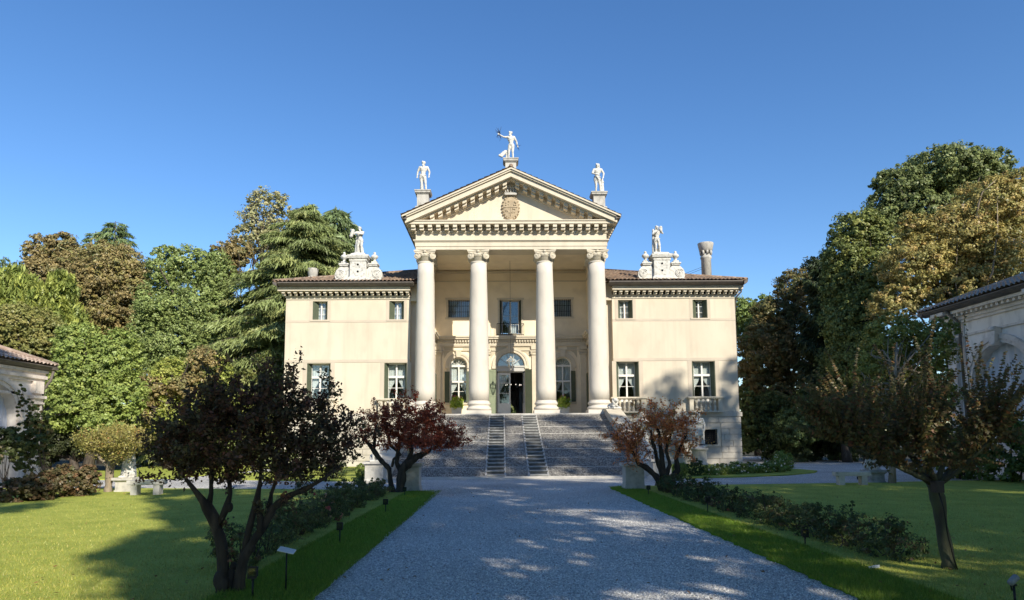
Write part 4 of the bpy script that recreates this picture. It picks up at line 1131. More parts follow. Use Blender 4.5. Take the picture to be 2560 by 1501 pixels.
zeus = place_statue('tall bearded stone figure with one arm stretched out at the pediment peak', m2, (AX, 41.7, 19.28), 1.92, 0, G1)
rng = random.Random(8)
for nm, c, lb in (('thunderbolt', (-.64, -.2, 1.6), 'spiky dark metal bolt in the raised hand of the topmost statue'), ('thunderbolt', (.40, -.02, .86), 'small spiky dark metal bolt in the lowered hand of the topmost statue')):
    mb = MB(); up_ = nm and c[2] > 1
    for i in range(16 if up_ else 7):
        s = 1 if i % 2 else -1; L = rng.uniform(.18, .42)*(1 if up_ else .7); d = Vector((rng.uniform(-.7, .7)-(.25 if up_ else -.5), rng.uniform(-.4, .4), s*rng.uniform(.5, 1))).normalized()
        p = [Vector((0, 0, 0))]
        for k in range(3): p.append(p[-1]+d*L/3+Vector((rng.uniform(-.05, .05), rng.uniform(-.03, .03), rng.uniform(-.05, .05))))
        mb.tube(p, [.014, .012, .011, .006], 5)
    mb.ball((0, 0, 0), .03, 6, 4)
    o = mb.build(nm, 'twig'); k = 1.92/1.85; o.location = (AX+c[0]*k, 41.7+c[1]*k, 19.28+c[2]*k); tag(o, lb, 'metal bolt')
m3 = figure(le=(-.30, -.1, 1.2), lw=(-.05, -.25, 1.05), re=(.32, -.04, 1.2), rw=(.27, -.15, .95), hair=.12, stump=(.26, .9), lean=-1, turn=-.35)
place_statue('stone youth resting one hand on a tree stump on the right corner of the pediment', m3, (5.5+AX, 41.6, 17.04), 1.98, 0, G1)
m4 = figure(le=(-.32, -.12, 1.3), lw=(-.42, -.2, 1.5), re=(.2, -.18, 1.28), rw=(-.16, -.3, 1.3), beard=True, lean=1, turn=.3, stump=(-.2, .9), loin=False)
for i in range(6): m4.ball((-.36-.02*i, -.2, 1.5-.07*i), .11, 8, 6)
for i in range(6): cap(m4, (-.17+.02*i, .13, 1.4), (-.27+.09*i, .15, .1), .06, .07, 6)
place_statue('stone man clutching a bundle on the left wing roof pedestal', m4, (-9.72+AX, 42.9, 13.52), 1.84, 0, G1)
m5 = figure(le=(-.28, -.12, 1.24), lw=(-.05, -.22, 1.4), re=(.3, -.12, 1.3), rw=(.16, -.16, 1.56), lean=-1, stump=(.12, .8), hair=.1, turn=.3)
for i in range(5): m5.ball((.2, -.1, 1.5+.05*i), .1, 8, 6)
for i in range(5): cap(m5, (-.2, .1, 1.6), (-.24+.05*i, .14, .1), .07, .06, 6)
place_statue('stone figure raising a jar beside its head on the right wing roof pedestal', m5, (9.46+AX, 42.9, 13.5), 1.86, 0, G1)
# statues beside the ramp
def round_pedestal(label, x, y, h, group):
    t = thing('round_pedestal', label, 'pedestal', (x, y, 0), group); mb = MB()
    mb.lathe([(.5, 0), (.5, .12), (.46, .16), (.43, .2), (.425, h-.18), (.45, h-.16)], x, y, 32); mb.build('drum', 'stone', t)
    mb = MB(); mb.lathe([(.45, h-.16), (.52, h-.1), (.54, h-.03), (.54, h), (.38, h), (.38, h+.07), (.0, h+.07)], x, y, 32); mb.build('top_slab', 'stone', t)
    return t
round_pedestal('round stone pedestal under the draped statue by the barred basement window', 11.1, 41.2, 1.05, 'round pedestals before the villa')
m6 = figure(le=(-.27, -.1, 1.2), lw=(.02, -.2, 1.28), re=(.3, .0, 1.2), rw=(.26, -.08, .98), hair=.05, drape=None, stump=(.22, 1.05), lean=-1)
for i in range(7): cap(m6, (-.16+.05*i, -.1, 1.2), (-.2+.06*i, -.14, .62), .05, .04, 6)
for i in range(5): cap(m6, (-.2, -.08, 1.45), (.05*i, -.13, 1.2), .05, .05, 6)
place_statue('grey stone statue with one arm across its chest beside the barred basement window', m6, (11.1, 41.2, 1.12), 2.1, -.1, 'stone statues before the villa')
round_pedestal('round stone pedestal half hidden behind the orange leaved tree', 7.7, 41.2, 1.05, 'round pedestals before the villa')
m7 = figure(le=(-.3, -.05, 1.2), lw=(-.12, -.2, 1.1), re=(.3, -.1, 1.25), rw=(.1, -.2, 1.35), hair=.08, female=True, drape=1.0, lean=1)
place_statue('pale draped stone statue partly hidden above the orange leaved tree', m7, (7.7, 41.2, 1.12), 2.1, .1, 'stone statues before the villa')
def lion_mb(seated=True):
    mb = MB()
    if seated:
        mb.ball((0, .22, .2), .2, 12, 8, (1, 1, .95)); mb.ball((0, .06, .38), .19, 12, 8, (.95, .95, 1.3)); mb.ball((0, -.04, .54), .19, 12, 8, (1, .9, 1.1))
        for s in (-1, 1):
            cap(mb, (s*.1, -.1, .46), (s*.11, -.17, .08), .07, .05); mb.ball((s*.11, -.22, .05), .065, 8, 6, (1, 1.3, .7))
            cap(mb, (s*.17, .2, .2), (s*.2, -.02, .1), .1, .07); mb.ball((s*.2, -.08, .05), .06, 8, 6, (1, 1.5, .7))
        H = Vector((0, -.14, .74))
    else:
        mb.ball((0, .3, .17), .17, 12, 8, (1, 1.3, 1)); mb.ball((0, .05, .2), .17, 12, 8, (1, 1.5, 1.0)); mb.ball((0, -.16, .28), .18, 12, 8)
        for s in (-1, 1):
            cap(mb, (s*.13, -.12, .16), (s*.14, -.44, .05), .065, .055); cap(mb, (s*.16, .3, .16), (s*.2, .08, .06), .09, .06)
        H = Vector((0, -.28, .46))
    rr = random.Random(5)
    mb.ball(H, .13, 12, 8, (1, 1, 1)); mb.ball(H+Vector((0, -.12, -.04)), .075, 10, 6, (1, 1.1, .85)); mb.ball(H+Vector((0, -.19, -.01)), .03, 6, 5)
    for s in (-1, 1): mb.ball(H+Vector((s*.09, .0, .12)), .045, 6, 5); mb.ball(H+Vector((s*.05, -.1, .045)), .03, 6, 5)
    for i in range(40):
        a = rr.uniform(0, 2*PI); r = rr.uniform(.13, .19)
        mb.ball(H+Vector((r*math.cos(a), .05+rr.uniform(-.04, .16), r*math.sin(a)-.05)), .05, 6, 5)
    cap(mb, (.12, .38, .1), (.3, .3, .06), .035, .03, 6)
    mb.box(-.26, .26, -.34 if seated else -.52, .46, -.03, .05)
    return mb
LG = 'stone lions along the ramp'
place_statue('crouching stone lion on top of the right ramp parapet', lion_mb(False), (5.88, 40.5, 3.43), .66, .35, LG, href=.66, voxel=.016)
place_statue('crouching stone lion on top of the left ramp parapet', lion_mb(False), (-6.05, 40.5, 3.43), .66, -.35, LG, href=.66, voxel=.016)
def square_pedestal(name, label, x, y, w, h, mat, group, flare=.14, rot=0, d=None):
    t = thing(name, label, 'pedestal', (x, y, 0), group); d = d or w
    mb = MB(); mb.frustum(x, y, -.02, h*.2, w/2+flare, d/2+flare, w/2+.02, d/2+.02); mb.box(x-w/2, x+w/2, y-d/2, y+d/2, h*.2, h-.13); mb.build('block', mat, t)
    mb = MB(); mb.frustum(x, y, h-.13, h-.08, w/2+.02, d/2+.02, w/2+.07, d/2+.07); mb.box(x-w/2-.09, x+w/2+.09, y-d/2-.09, y+d/2+.09, h-.08, h); mb.build('cap_slab', mat, t)
    return t
PG = 'stone pedestals along the ramp and lawns'
square_pedestal('stone_pedestal', 'grey pedestal with flared foot at the left bottom end of the ramp', -5.75, 27.4, .72, .82, 'stone', PG)
place_statue('seated stone lion on the flared pedestal left of the dark red tree trunk', lion_mb(True), (-5.75, 27.4, .84), .8, .15, LG, href=.88, voxel=.016)
square_pedestal('stone_pedestal', 'grey pedestal with flared foot behind the orange leaved tree', 5.6, 27.6, .72, .82, 'stone', PG)
place_statue('seated stone lion behind the orange leaved tree', lion_mb(True), (5.6, 27.6, .84), .8, -.15, LG, href=.88, voxel=.016)
square_pedestal('stone_pedestal', 'tall pale pedestal just right of the dark red tree trunk', -3.72, 22.35, .66, .92, 'stone', PG, flare=.04)
square_pedestal('stone_pedestal', 'tall pale pedestal just left of the orange leaved tree trunk', 3.52, 22.4, .6, .86, 'stone', PG, flare=.04)
p1 = figure(le=(-.3, -.05, 1.22), lw=(-.2, -.22, 1.1), re=(.3, -.05, 1.22), rw=(.18, -.2, 1.3), big=1.5)
place_statue('small stone cherub behind the dark red tree', p1, (-3.72, 22.35, .93), .95, .2, 'stone cherubs on the tall pedestals', href=1.95)
p2 = figure(le=(-.3, -.05, 1.22), lw=(-.2, -.2, 1.3), re=(.3, -.05, 1.22), rw=(.2, -.22, 1.1), big=1.5, lean=-1)
place_statue('small stone cherub behind the left side of the orange leaved tree', p2, (3.52, 22.4, .87), .95, -.2, 'stone cherubs on the tall pedestals', href=1.95)
square_pedestal('stone_pedestal', 'sunlit pale pedestal beside the left stone bench', -13.1, 22.95, .5, .5, 'stone', PG, flare=.02)
p3 = figure(le=(-.3, -.08, 1.2), lw=(-.15, -.25, 1.05), re=(.3, -.08, 1.2), rw=(.2, -.25, 1.1), female=True, drape=1.05, hair=.1, lean=1)
place_statue('sunlit draped stone figure on the pedestal by the left bench', p3, (-13.1, 22.95, .52), 1.3, .3, 'stone statues on the lawns')
square_pedestal('stone_pedestal', 'dark grey pedestal behind the right stone bench', 12.5, 24.4, .48, .48, 'greystone', PG, flare=.05)
p4 = figure(le=(-.3, -.12, 1.2), lw=(-.3, -.3, 1.05), re=(.3, -.08, 1.2), rw=(.2, -.25, 1.1), drape=1.0, lean=-1, beard=True)
for i in range(6): p4.ball((-.3-.02*i, -.1, .5-.07*i), .14, 8, 6)
cap(p4, (-.36, -.15, .55), (-.44, -.3, .72), .06, .045, 6)
place_statue('grey stone figure on the dark pedestal behind the right bench', p4, (12.5, 24.4, .5), 1.15, -.2, 'stone statues on the lawns', mat='stone')

# ------------------------------------------------------------------ benches, lamps and small things
def bench(label, x, y, ang, L=1.25):
    t = thing('stone_bench', label, 'bench', (x, y, .04), 'stone benches on the lawns')
    c, s = math.cos(ang), math.sin(ang)
    def rot(mb): mb.v = [(c*a-s*b, s*a+c*b, z) for a, b, z in mb.v]; return mb
    m = MB(); m.box(-L/2, L/2, -.2, .2, .33, .45); m.box(-L/2+.02, L/2-.02, -.18, .18, .31, .33)
    rot(m).build('seat', 'stone', t, loc=L0)
    for e in (-1, 1):
        m = MB(); m.box(e*(L/2-.2)-.09, e*(L/2-.2)+.09, -.16, .16, -.02, .31); rot(m).build('leg', 'stone', t, loc=L0)
bench('sunlit pale stone bench beside the draped statue on the left lawn', -11.65, 21.4, .12, 1.05)
bench('shaded grey stone bench in front of the dark pedestal on the right lawn', 11.02, 23.1, -.12, 1.12)

SG = 'small garden spotlights on stakes'
def spot(label, x, y, h, w=.1, tilt=-.3):
    t = thing('garden_spotlight', label, 'garden light', (x, y, .04), SG)
    m = MB(); m.tube([(0, 0, -.05), (0, 0, h-.06)], .011, 6); m.build('stake', 'black', t, loc=L0)
    m = MB(); m.box(-w/2, w/2, -w*.35, w*.35, h-.06, h+.04); m.box(-w*.1, w*.1, -.02, .02, h-.1, h-.05)
    m.box(-w*.56, w*.56, -w*.42, -w*.35, h-.075, h+.05); m.build('housing', 'black', t, loc=L0)
    m = MB(); m.box(-w*.42, w*.42, -w*.425-.003, -w*.425, h-.05, h+.03); m.build('lens', 'glass', t, loc=L0)
for u, v, v2, lb in ((621, 1474, 1408, 'black spotlight on a stake nearest the left foreground trunk'), (836, 1338, 1294, 'black spotlight beside the pink rose bush'),
                 (949, 1262, 1234, 'black spotlight beside the far end of the left rose row'), (996, 1219, 1203, 'black spotlight beside the pedestal near the dark red tree'),
                 (1596, 1219, 1199, 'black spotlight between the pedestal and the orange leaved trunk'), (1742, 1263, 1229, 'black spotlight before the far part of the right rose row'),
                 (1982, 1345, 1310, 'black spotlight before the middle of the right rose row'), (2114, 1187, 1176, 'tiny black spotlight under the right stone bench')):
    p = onz(u, v, .045); spot(lb, p[0], p[1], (v-v2)*p[1]/1680, .085 if v > 1300 else .1)
p = onz(2499, 1492, .045)
t = thing('garden_spotlight', 'grey cylinder spotlight on a stake at the right lower corner', 'garden light', (p[0], p[1], .04), SG)
m = MB(); m.tube([(0, 0, -.05), (0, 0, .2)], .012, 6); m.tube([(-.025, 0, .2), (.025, 0, .2)], .012, 6); m.build('stake', 'black', t, loc=L0)
m = MB(); m.tube([(-.05, -.02, .215), (-.045, -.02, .222), (.05, .03, .265)], [.02, .03, .032], 12); m.build('housing', 'greystone', t, loc=L0)
m = MB(); m.tube([(-.02, 0, .15), (-.035, -.012, .19), (-.02, 0, .22)], .008, 5); m.build('bracket', 'black', t, loc=L0)
p = onz(703, 1456, .05)
t = thing('plant_label', 'tilted white plate on a thin dark stake beside the left roses', 'plant label', (p[0], p[1], .04))
m = MB(); m.tube([(0, 0, -.05), (0, 0, .43)], .009, 6); m.build('stake', 'black', t, loc=L0)
m = MB(); m.hexa([(-.085, -.06, .445), (.085, -.05, .405), (.085, .06, .43), (-.085, .06, .47), (-.085, -.06, .453), (.085, -.05, .413), (.085, .06, .438), (-.085, .06, .478)]); m.build('plate', 'paper', t, loc=L0)
p = onz(2149, 1399, .06)
m = MB(); m.hexa([(-.06, -.02, 0), (.07, -.02, .01), (.06, .05, .0), (-.04, .04, 0), (-.06, -.02, .02), (.07, -.02, .045), (.06, .05, .03), (-.04, .04, .015)])
o = m.build('paper_scrap', 'paper'); o.location = (p[0], p[1], .06); tag(o, 'crumpled white scrap of paper on the right grass edge', 'paper')
# lantern, chandelier and planters of the loggia
ly = 44.2; lx = -.06+AX
t = thing('hanging_lantern', 'wrought iron lantern on a long chain before the villa door', 'lantern', (lx, ly, 6.2))
m = MB(); m.tube([(0, 0, .85), (0, 0, 7.2)], .007, 6)
for k in range(40): m.ball((0, 0, .95+.155*k), .014, 5, 4)
m.build('chain', 'iron', t, loc=L0)
m = MB()
for k in range(6):
    a = 2*PI*k/6; b = 2*PI*(k+1)/6
    m.tube([(.09*math.cos(a), .09*math.sin(a), .02), (.24*math.cos(a), .24*math.sin(a), .5), (.2*math.cos(a), .2*math.sin(a), .6), (.05*math.cos(a), .05*math.sin(a), .75)], .018, 5)
    for r, z in ((.09, .02), (.24, .5)): m.tube([(r*math.cos(a), r*math.sin(a), z), (r*math.cos(b), r*math.sin(b), z)], .018, 5)
    m.ball((.25*math.cos(a), .25*math.sin(a), .55), .04, 6, 5)
m.ball((0, 0, -.04), .06, 8, 6); m.ball((0, 0, .78), .07, 8, 6)
m.build('frame', 'wstone', t, loc=L0)
m = MB()
for k in range(6):
    a = 2*PI*k/6; b = 2*PI*(k+1)/6; m.add([(.085*math.cos(a), .085*math.sin(a), .02), (.085*math.cos(b), .085*math.sin(b), .02), (.235*math.cos(b), .235*math.sin(b), .5), (.235*math.cos(a), .235*math.sin(a), .5)], [(0, 1, 2, 3)])
m.build('glazing', 'glass', t, loc=L0)
t = thing('chandelier', 'chandelier with small lit bulbs inside the open villa doorway', 'chandelier', (.25+AX, 53, 5.6))
m = MB(); m.tube([(0, 0, .5), (0, 0, 2.2)], .02, 6); m.ball((0, 0, .3), .22, 12, 8, (1, 1, 1.2)); m.ball((0, 0, -.1), .12, 10, 6)
for k in range(10):
    a = 2*PI*k/10; m.tube([(0, 0, .1), (.35*math.cos(a), .35*math.sin(a), -.05), (.6*math.cos(a), .6*math.sin(a), .12), (.6*math.cos(a), .6*math.sin(a), .22)], .022, 5)
m.build('frame', 'iron', t, loc=L0)
for k in range(10):
    a = 2*PI*k/10; m = MB(); m.ball((.6*math.cos(a), .6*math.sin(a), .26), .026, 8, 6, (1, 1, 1.5)); m.build('bulb', 'bulb', t, loc=L0)
def planter(label, x, y, seed):
    t = thing('planter', label, 'planter', (x, y, 3.2), 'planters in the loggia'); rng = np.random.default_rng(seed)
    m = MB(); m.frustum(0, 0, 0, .56, .3, .22, .34, .26); m.box(-.37, .37, -.29, .29, .5, .58); m.build('box', 'white', t, loc=L0)
    lb = [(x, y, 3.2+.92, .42, .36, .4), (x, y-.14, 3.2+.7, .42, .32, .26)]
    V, T, C = crown(lb, 6500, .075, [(.22, .33, .03), (.16, .27, .03), (.30, .38, .06)], rng, clump=.3)
    quads('foliage', V, 'leaf', t, T)
    V, T, C = crown([(x, y, 3.2+1.3, .36, .3, .12)], 160, .055, [(.55, .1, .22), (.6, .25, .35)], rng, clump=.3); quads('flowers', V, 'leaf', t, T)
planter('planter of bright green leaves and pink flowers under the left arched window', -3.75, 45.6, 1)
planter('planter of green leaves and pink flowers under the right arched window', 3.4, 45.6, 2)

# ------------------------------------------------------------------ outbuildings along the courtyard
class FB(MB):
    """built facing -y, then turned so that it faces the courtyard: side +1 right (faces -x), -1 left (faces +x)"""
    def turn(s, side, x0, y0):
        s.v = [((x0+y) if side > 0 else (x0-y), (y0-x) if side > 0 else (y0+x), z) for x, y, z in s.v]; return s
def outbuilding(label, side, x0, y0, eave, arcs, sill, length, pil, order, tilem, group='arcaded outbuildings of the courtyard'):
    t = thing('outbuilding', label, 'outbuilding', (x0, y0, 0), group)
    def B(mb, name, m, parent=None): mb.turn(side, x0, y0); return mb.build(name, m, parent or t)
    e = 1 if side > 0 else -1                      # local x runs away from the far corner as e*L
    a, b = sorted((0, e*length)); wt = eave-.55
    mb = FB(); wall_holes(mb, a, b, -.1, wt, 0, [], .5, [(e*c, sp, r, sill) for c, sp, r in arcs])
    mb.add([(0,0,-.1),(0,7,-.1),(0,7,wt),(0,0,wt)], [(0, 1, 2, 3)]); mb.add([(e*length,0,-.1),(e*length,7,-.1),(e*length,7,wt),(e*length,0,wt)], [(0, 1, 2, 3)]); mb.add([(a,7,-.1),(b,7,-.1),(b,7,wt),(a,7,wt)], [(0, 1, 2, 3)])
    B(mb, 'wall', 'plainwall')
    mb = FB()
    def run(z0, z1, o): mb.box(a-(o if e > 0 else 0), b+(o if e < 0 else 0), -o, .01, z0, z1); mb.box(-e*o, 0, .01, 7, z0, z1)
    run(wt, wt+.12, .1); run(wt+.12, wt+.26, .18); run(wt+.38, wt+.5, .52 if order else .2); run(wt-.62, wt-.52, .07)
    if order:
        x = .0
        while x < length: mb.box(e*x, e*(x+.13), -.42, -.1, wt+.26, wt+.38); x += .3
        y = .1
        while y < 6: mb.box(-e*.42, -e*.1, y, y+.13, wt+.26, wt+.38); y += .3
    run(wt+.26, wt+.38, .12)
    B(mb, 'cornice', 'trim2')
    ov = .85 if order else .45; mb = FB(); mb.prism_x([(-ov+.35, wt+.5), (-ov+.1, wt+.56), (-ov, wt+.66), (-ov, wt+.7), (-ov+.35, wt+.7)], a-(ov-.05 if e > 0 else 0), b+(ov-.05 if e < 0 else 0))
    mb.box(-e*(ov-.35), -e*ov, -ov+.01, 7+ov, wt+.56, wt+.7)
    B(mb, 'gutter', 'gutter')
    mb = FB(); sl, cc = .38, 1/math.hypot(1, .38)
    up2 = (0, cc, sl*cc); n2 = (0, -sl*cc, cc)
    o = a-ov if e > 0 else a
    L = length+ov
    tile_sheet(mb, (o, -ov-.01, wt+.7), (1, 0, 0), up2, n2, L, (lambda x: min(x, 4.4)/cc+.01) if e > 0 else (lambda x: min(L-x, 4.4)/cc+.01), amp=.085)
    mb.tube([(-e*ov, -ov+.04, wt+.78), (e*3.5, 3.54, wt+.78+4.36*sl)], .11, 7); mb.tube([(e*3.5, 3.54, wt+.78+4.36*sl), (e*length, 3.54, wt+.78+4.36*sl)], .11, 7)
    mb.add([(-e*ov,-ov+.04,wt+.72),(-e*ov,7+ov,wt+.72),(e*3.5,3.54,wt+.74+4.36*sl)], [(0, 1, 2)])
    mb.add([(-e*ov,7+ov,wt+.7),(e*length,7.9,wt+.7),(e*length,3.54,wt+.74+4.36*sl),(e*3.5,3.54,wt+.74+4.36*sl)], [(0, 1, 2, 3)])
    B(mb, 'roof', tilem)
    for c, sp, r in arcs:
        mb = FB()
        arch_band(mb, e*c, sp, r, r+.16, -.07, .02); arch_band(mb, e*c, sp, r+.16, r+.36, -.12, .02)
        if order:
            k = sp+r; mb.prism_y([(e*c-.14, k-.12), (e*c+.14, k-.12), (e*c+.24, k+.62), (e*c-.24, k+.62)], -.3, 0)
            mb.tube([(e*c-.22, -.26, k+.56), (e*c+.22, -.26, k+.56)], .1, 10); mb.tube([(e*c-.14, -.26, k-.06), (e*c+.14, -.26, k-.06)], .07, 10)
        for q in (-1, 1):
            x1, x2 = sorted((e*c+q*(r-.02), e*c+q*(r+.4))); mb.box(x1, x2, -.12, .02, sp-.2, sp)
        mb.box(e*c-r, e*c+r, -.03, .5, sill-.16, sill)
        B(mb, 'archivolt', 'trim2')
        q = FB(); n = 60; vs = []; fs = []
        for i in range(n+1):
            x = -r+2*r*i/n; zt = sp+math.sqrt(max(r*r-x*x, 0))
            for j in range(6): vs.append((e*c+x, .42+.03*math.sin(i*.8), sill+.04+(zt-sill-.04)*j/5))
        for i in range(n):
            for j in range(5): fs.append((i*6+j, i*6+j+1, (i+1)*6+j+1, (i+1)*6+j))
        q.add(vs, fs, True); B(q, 'curtain', 'curtain_and_reflection')
    for px_ in pil:
        mb = FB(); x1, x2 = sorted((e*px_, e*(px_+.55)))
        mb.box(x1, x2, -.16, 0, .6, wt-1.0); mb.box(x1-.06, x2+.06, -.22, 0, -.1, .6)
        mb.box(x1-.06, x2+.06, -.22, 0, wt-.98, wt-.9); mb.box(x1-.02, x2+.02, -.18, 0, wt-.9, wt-.74); mb.box(x1-.1, x2+.1, -.28, 0, wt-.74, wt-.62)
        mb.box(x1, x2, -.2, 0, wt-.52, wt)
        if order:
            for q in (-1, 1): volute(mb, (x1+x2)/2+q*.26, -.2, wt-.86, .15, .08, 0)
            mb.box(x1-.1, x2+.1, -.34, -.1, wt, wt+.26); mb.box(x1-.15, x2+.15, -.72, -.4, wt+.38, wt+.52)
        B(mb, 'pilaster', 'trim2')
    mb = FB(); xx = -e*.1
    if order: mb.tube([(e*.95, -.7, wt+.55), (e*.95, -.4, wt+.3), (e*.95, -.14, wt), (e*.95, -.12, 3), (e*.95, -.12, 0)], .06, 8)
    else: mb.tube([(-e*.2, -.4, wt+.5), (-e*.2, -.3, wt+.1), (-e*.08, -.06, wt-.35), (-e*.08, -.06, 3), (-e*.08, -.06, 0)], .06, 8)
    B(mb, 'downpipe', 'gutter')
    return t
M['plainwall'] = material('outbuilding_plaster', (.88, .81, .73), (.78, .70, .62), scale=.9, c3=(.40, .35, .30), scale3=2.5, amt3=.5, bump=.1, bscale=9, stretch=(1, 1, .5))
M['trim2'] = material('outbuilding_trim', (.80, .71, .63), (.68, .60, .52), scale=1.6, c3=(.32, .27, .22), scale3=5, amt3=.5, bump=.12, bscale=14)
outbuilding('grey white outbuilding with keystone arch and dentil cornice behind the right foreground tree', 1, 19.5, 30.3, 7.15, [(3.05, 3.7, 1.72), (8.6, 3.7, 1.72)], 2.1, 13, [.05, 5.55, 11.1], True, 'tilepale')
outbuilding('low white outbuilding with plain arch and tiled roof at the left edge', -1, -21.0, 30.2, 4.85, [(2.75, 2.62, 1.42), (6.9, 2.62, 1.42), (11, 2.62, 1.42)], 2.15, 17, [.05, 4.5, 8.7], False, 'tilepale')

# ------------------------------------------------------------------ foreground trees
def densify(pts, rad, step=.06):
    P, Rr = [], []
    for i in range(len(pts)-1):
        a, b = np.array(pts[i]), np.array(pts[i+1]); k = max(1, int(np.linalg.norm(b-a)/step))
        for j in range(k): P.append(a+(b-a)*j/k); Rr.append(rad[i]+(rad[i+1]-rad[i])*j/k)
    P.append(np.array(pts[-1])); Rr.append(rad[-1]); return P, Rr
def wobble(pts, rad, rng, amp):
    P, Rr = densify(pts, rad, .1)
    P = np.array(P); n = len(P)
    nz = rng.normal(size=(n, 3))*amp
    for _ in range(2): nz[1:-1] = (nz[:-2]+nz[1:-1]*2+nz[2:])/4
    nz[0] = 0
    return [tuple(p) for p in P+nz], [r*(1+.12*rng.normal()) for r in Rr]
def grown_tree(name, label, limbs, targets, seed, bark, leafn, leafsize, cols, base, tw=.006, group=None, aspect=.55, droop=.35, spread=.09, cat='tree', shoots=0, shootlen=.3):
    rng = np.random.default_rng(seed)
    t = thing(name, label, cat, base, group)
    mb = MB(); nodes = []
    for pts, rad in limbs:
        p, r = wobble(pts, rad, rng, rad[0]*.16); mb.tube(p, r, 10)
        for q, rr in zip(p, r):
            if q[2] > .55*max(x[2] for x in p) or len(nodes) == 0: nodes.append(q)
    for pts, rad in limbs:                                 # burrs and knots
        for i in range(2):
            k = rng.integers(1, len(pts)); mb.ball(np.array(pts[k])+rng.normal(size=3)*rad[k]*.35, rad[k]*(.8+.3*rng.random()), 10, 8, (1, 1, 1.4))
    mb.build('trunk', bark, t)
    tb = MB(); N = np.array(nodes); T = np.array(targets)
    if shoots:
        c = T.mean(0); q = T[rng.choice(len(T), shoots)]
        T = np.concatenate([T, q+nrm((q-c)*np.array([1, 1, .6])+np.array([0, 0, .35])*np.linalg.norm(q-c, axis=1, keepdims=True)+rng.normal(size=q.shape)*.12)*rng.uniform(.3, 1, (shoots, 1))*shootlen])
    d0 = np.array([np.min(np.linalg.norm(N-q, axis=1)) for q in T]); T = T[np.argsort(d0)]
    LP, LD = [], []
    N = list(N)
    for q in T:
        A = np.array(N); dd = A-q; dist = np.linalg.norm(dd, axis=1)+np.maximum(0, A[:, 2]-q[2])*.8; k = int(np.argmin(dist)); s = A[k]; L = np.linalg.norm(q-s)
        if L < .02: continue
        m1 = s+(q-s)*.35+rng.normal(size=3)*L*.08; m2 = s+(q-s)*.7+rng.normal(size=3)*L*.06
        r = tw*(.7+.5*min(L/.5, 2)); tb.tube([s, m1, m2, q], [r*1.5, r*1.1, r*.8, r*.35], 5)
        N += [m1, m2, q]
        for a, b in ((m1, m2), (m2, q)):
            LP.append((a, b))
    tb.build('twigs', bark, t)
    seg = np.array(LP); ci = rng.choice(len(seg), leafn); f = rng.random((leafn, 1))
    P = seg[ci, 0]*(1-f)+seg[ci, 1]*f+rng.normal(size=(leafn, 3))*spread
    Nn = nrm(rng.normal(size=(leafn, 3))*.7+np.array([0, -.1, .55]))
    V = leaves(P, Nn, leafsize, rng, aspect, droop)
    sc = pick_cols(cols, rng, len(seg)//6+1)
    C = sc[ci//6]*.7+pick_cols(cols, rng, leafn)*.3; C = C*(.7+.6*rng.random((leafn, 1)))
    quads('leaves', V, 'leaf', t, C); return t
def limb_px(L, Y, rng, dy=None, s=None):
    """photo pixels with a radius in pixels -> a limb at real depth"""
    P = []; R = []
    for i, q in enumerate(L):
        d = q[3] if len(q) > 3 else 0.
        c = ony(q[0], q[1], Y+d); P.append(tuple(c)); R.append(q[2]*(Y+d)/1680.)
    return P, R
def sample_lobes(lobes, n, rng, hollow=.35):
    lobes = np.array(lobes); vol = np.prod(lobes[:, 3:], axis=1); li = rng.choice(len(lobes), n, p=vol/vol.sum())
    d = nrm(rng.normal(size=(n, 3))); r = (hollow+(1-hollow)*rng.random((n, 1)))**.6
    return lobes[li, :3]+d*lobes[li, 3:]*r
CG = 'crape myrtle trees beside the drive'
# left foreground tree
rng = np.random.default_rng(21); Y = 7.55
limbs = [(P_, [q*.59 for q in R_]) for P_, R_ in [limb_px(L, Y, rng) for L in (
    [(548, 1476, 36), (549, 1440, 27), (546, 1380, 23), (541, 1320, 22), (528, 1275, 22), (512, 1250, 20), (500, 1236, 13, -.03), (478, 1210, 9, -.06), (455, 1182, 6, -.1)],
    [(512, 1252, 16), (519, 1215, 10), (521, 1170, 8), (528, 1110, 6, .1)],
    [(540, 1290, 16), (556, 1250, 15), (566, 1215, 9, .08), (562, 1150, 7, .2)],
    [(584, 1476, 30, .04), (588, 1430, 22, .03), (597, 1385, 19), (616, 1345, 16), (640, 1308, 17), (655, 1280, 18), (672, 1250, 15), (712, 1218, 13), (752, 1205, 10, -.1), (800, 1178, 7, -.15), (840, 1140, 5, -.2)],
    [(596, 1390, 17, .05), (603, 1345, 14, .05), (612, 1300, 12, .03), (622, 1262, 14), (632, 1230, 13), (640, 1190, 9, .1), (646, 1130, 6, .2)],
    [(640, 1310, 14, -.02), (642, 1275, 14), (632, 1245, 10)],
    [(660, 1265, 14, .05), (668, 1215, 8, .15), (690, 1150, 6, .3), (700, 1060, 4, .4)],
    [(566, 1460, 26, .05), (570, 1425, 20, .05), (572, 1395, 12, .05)])]]
lobes = px_lobes([(560, 1080, 150, 105), (470, 1080, 90, 90), (700, 1070, 130, 115), (610, 985, 110, 70), (715, 970, 36, 55), (790, 1100, 75, 80), (470, 1150, 60, 40), (740, 1140, 90, 50), (520, 1010, 80, 70), (770, 1010, 50, 45), (420, 1120, 50, 45), (850, 1110, 30, 25)], Y, .8)
tg = sample_lobes(lobes, 760, rng, .2)
extra = [ony(u, v, Y+d) for u, v, d in ((713, 905, 0), (716, 925, 0), (720, 940, .05), (708, 950, 0), (880, 1125, 0), (870, 1080, .1), (815, 970, 0), (800, 990, .1), (640, 1240, -.1), (560, 1290, .0), (770, 1205, -.1), (700, 1240, -.1), (560, 1340, -.05), (410, 1180, -.1), (640, 1260, -.1))]
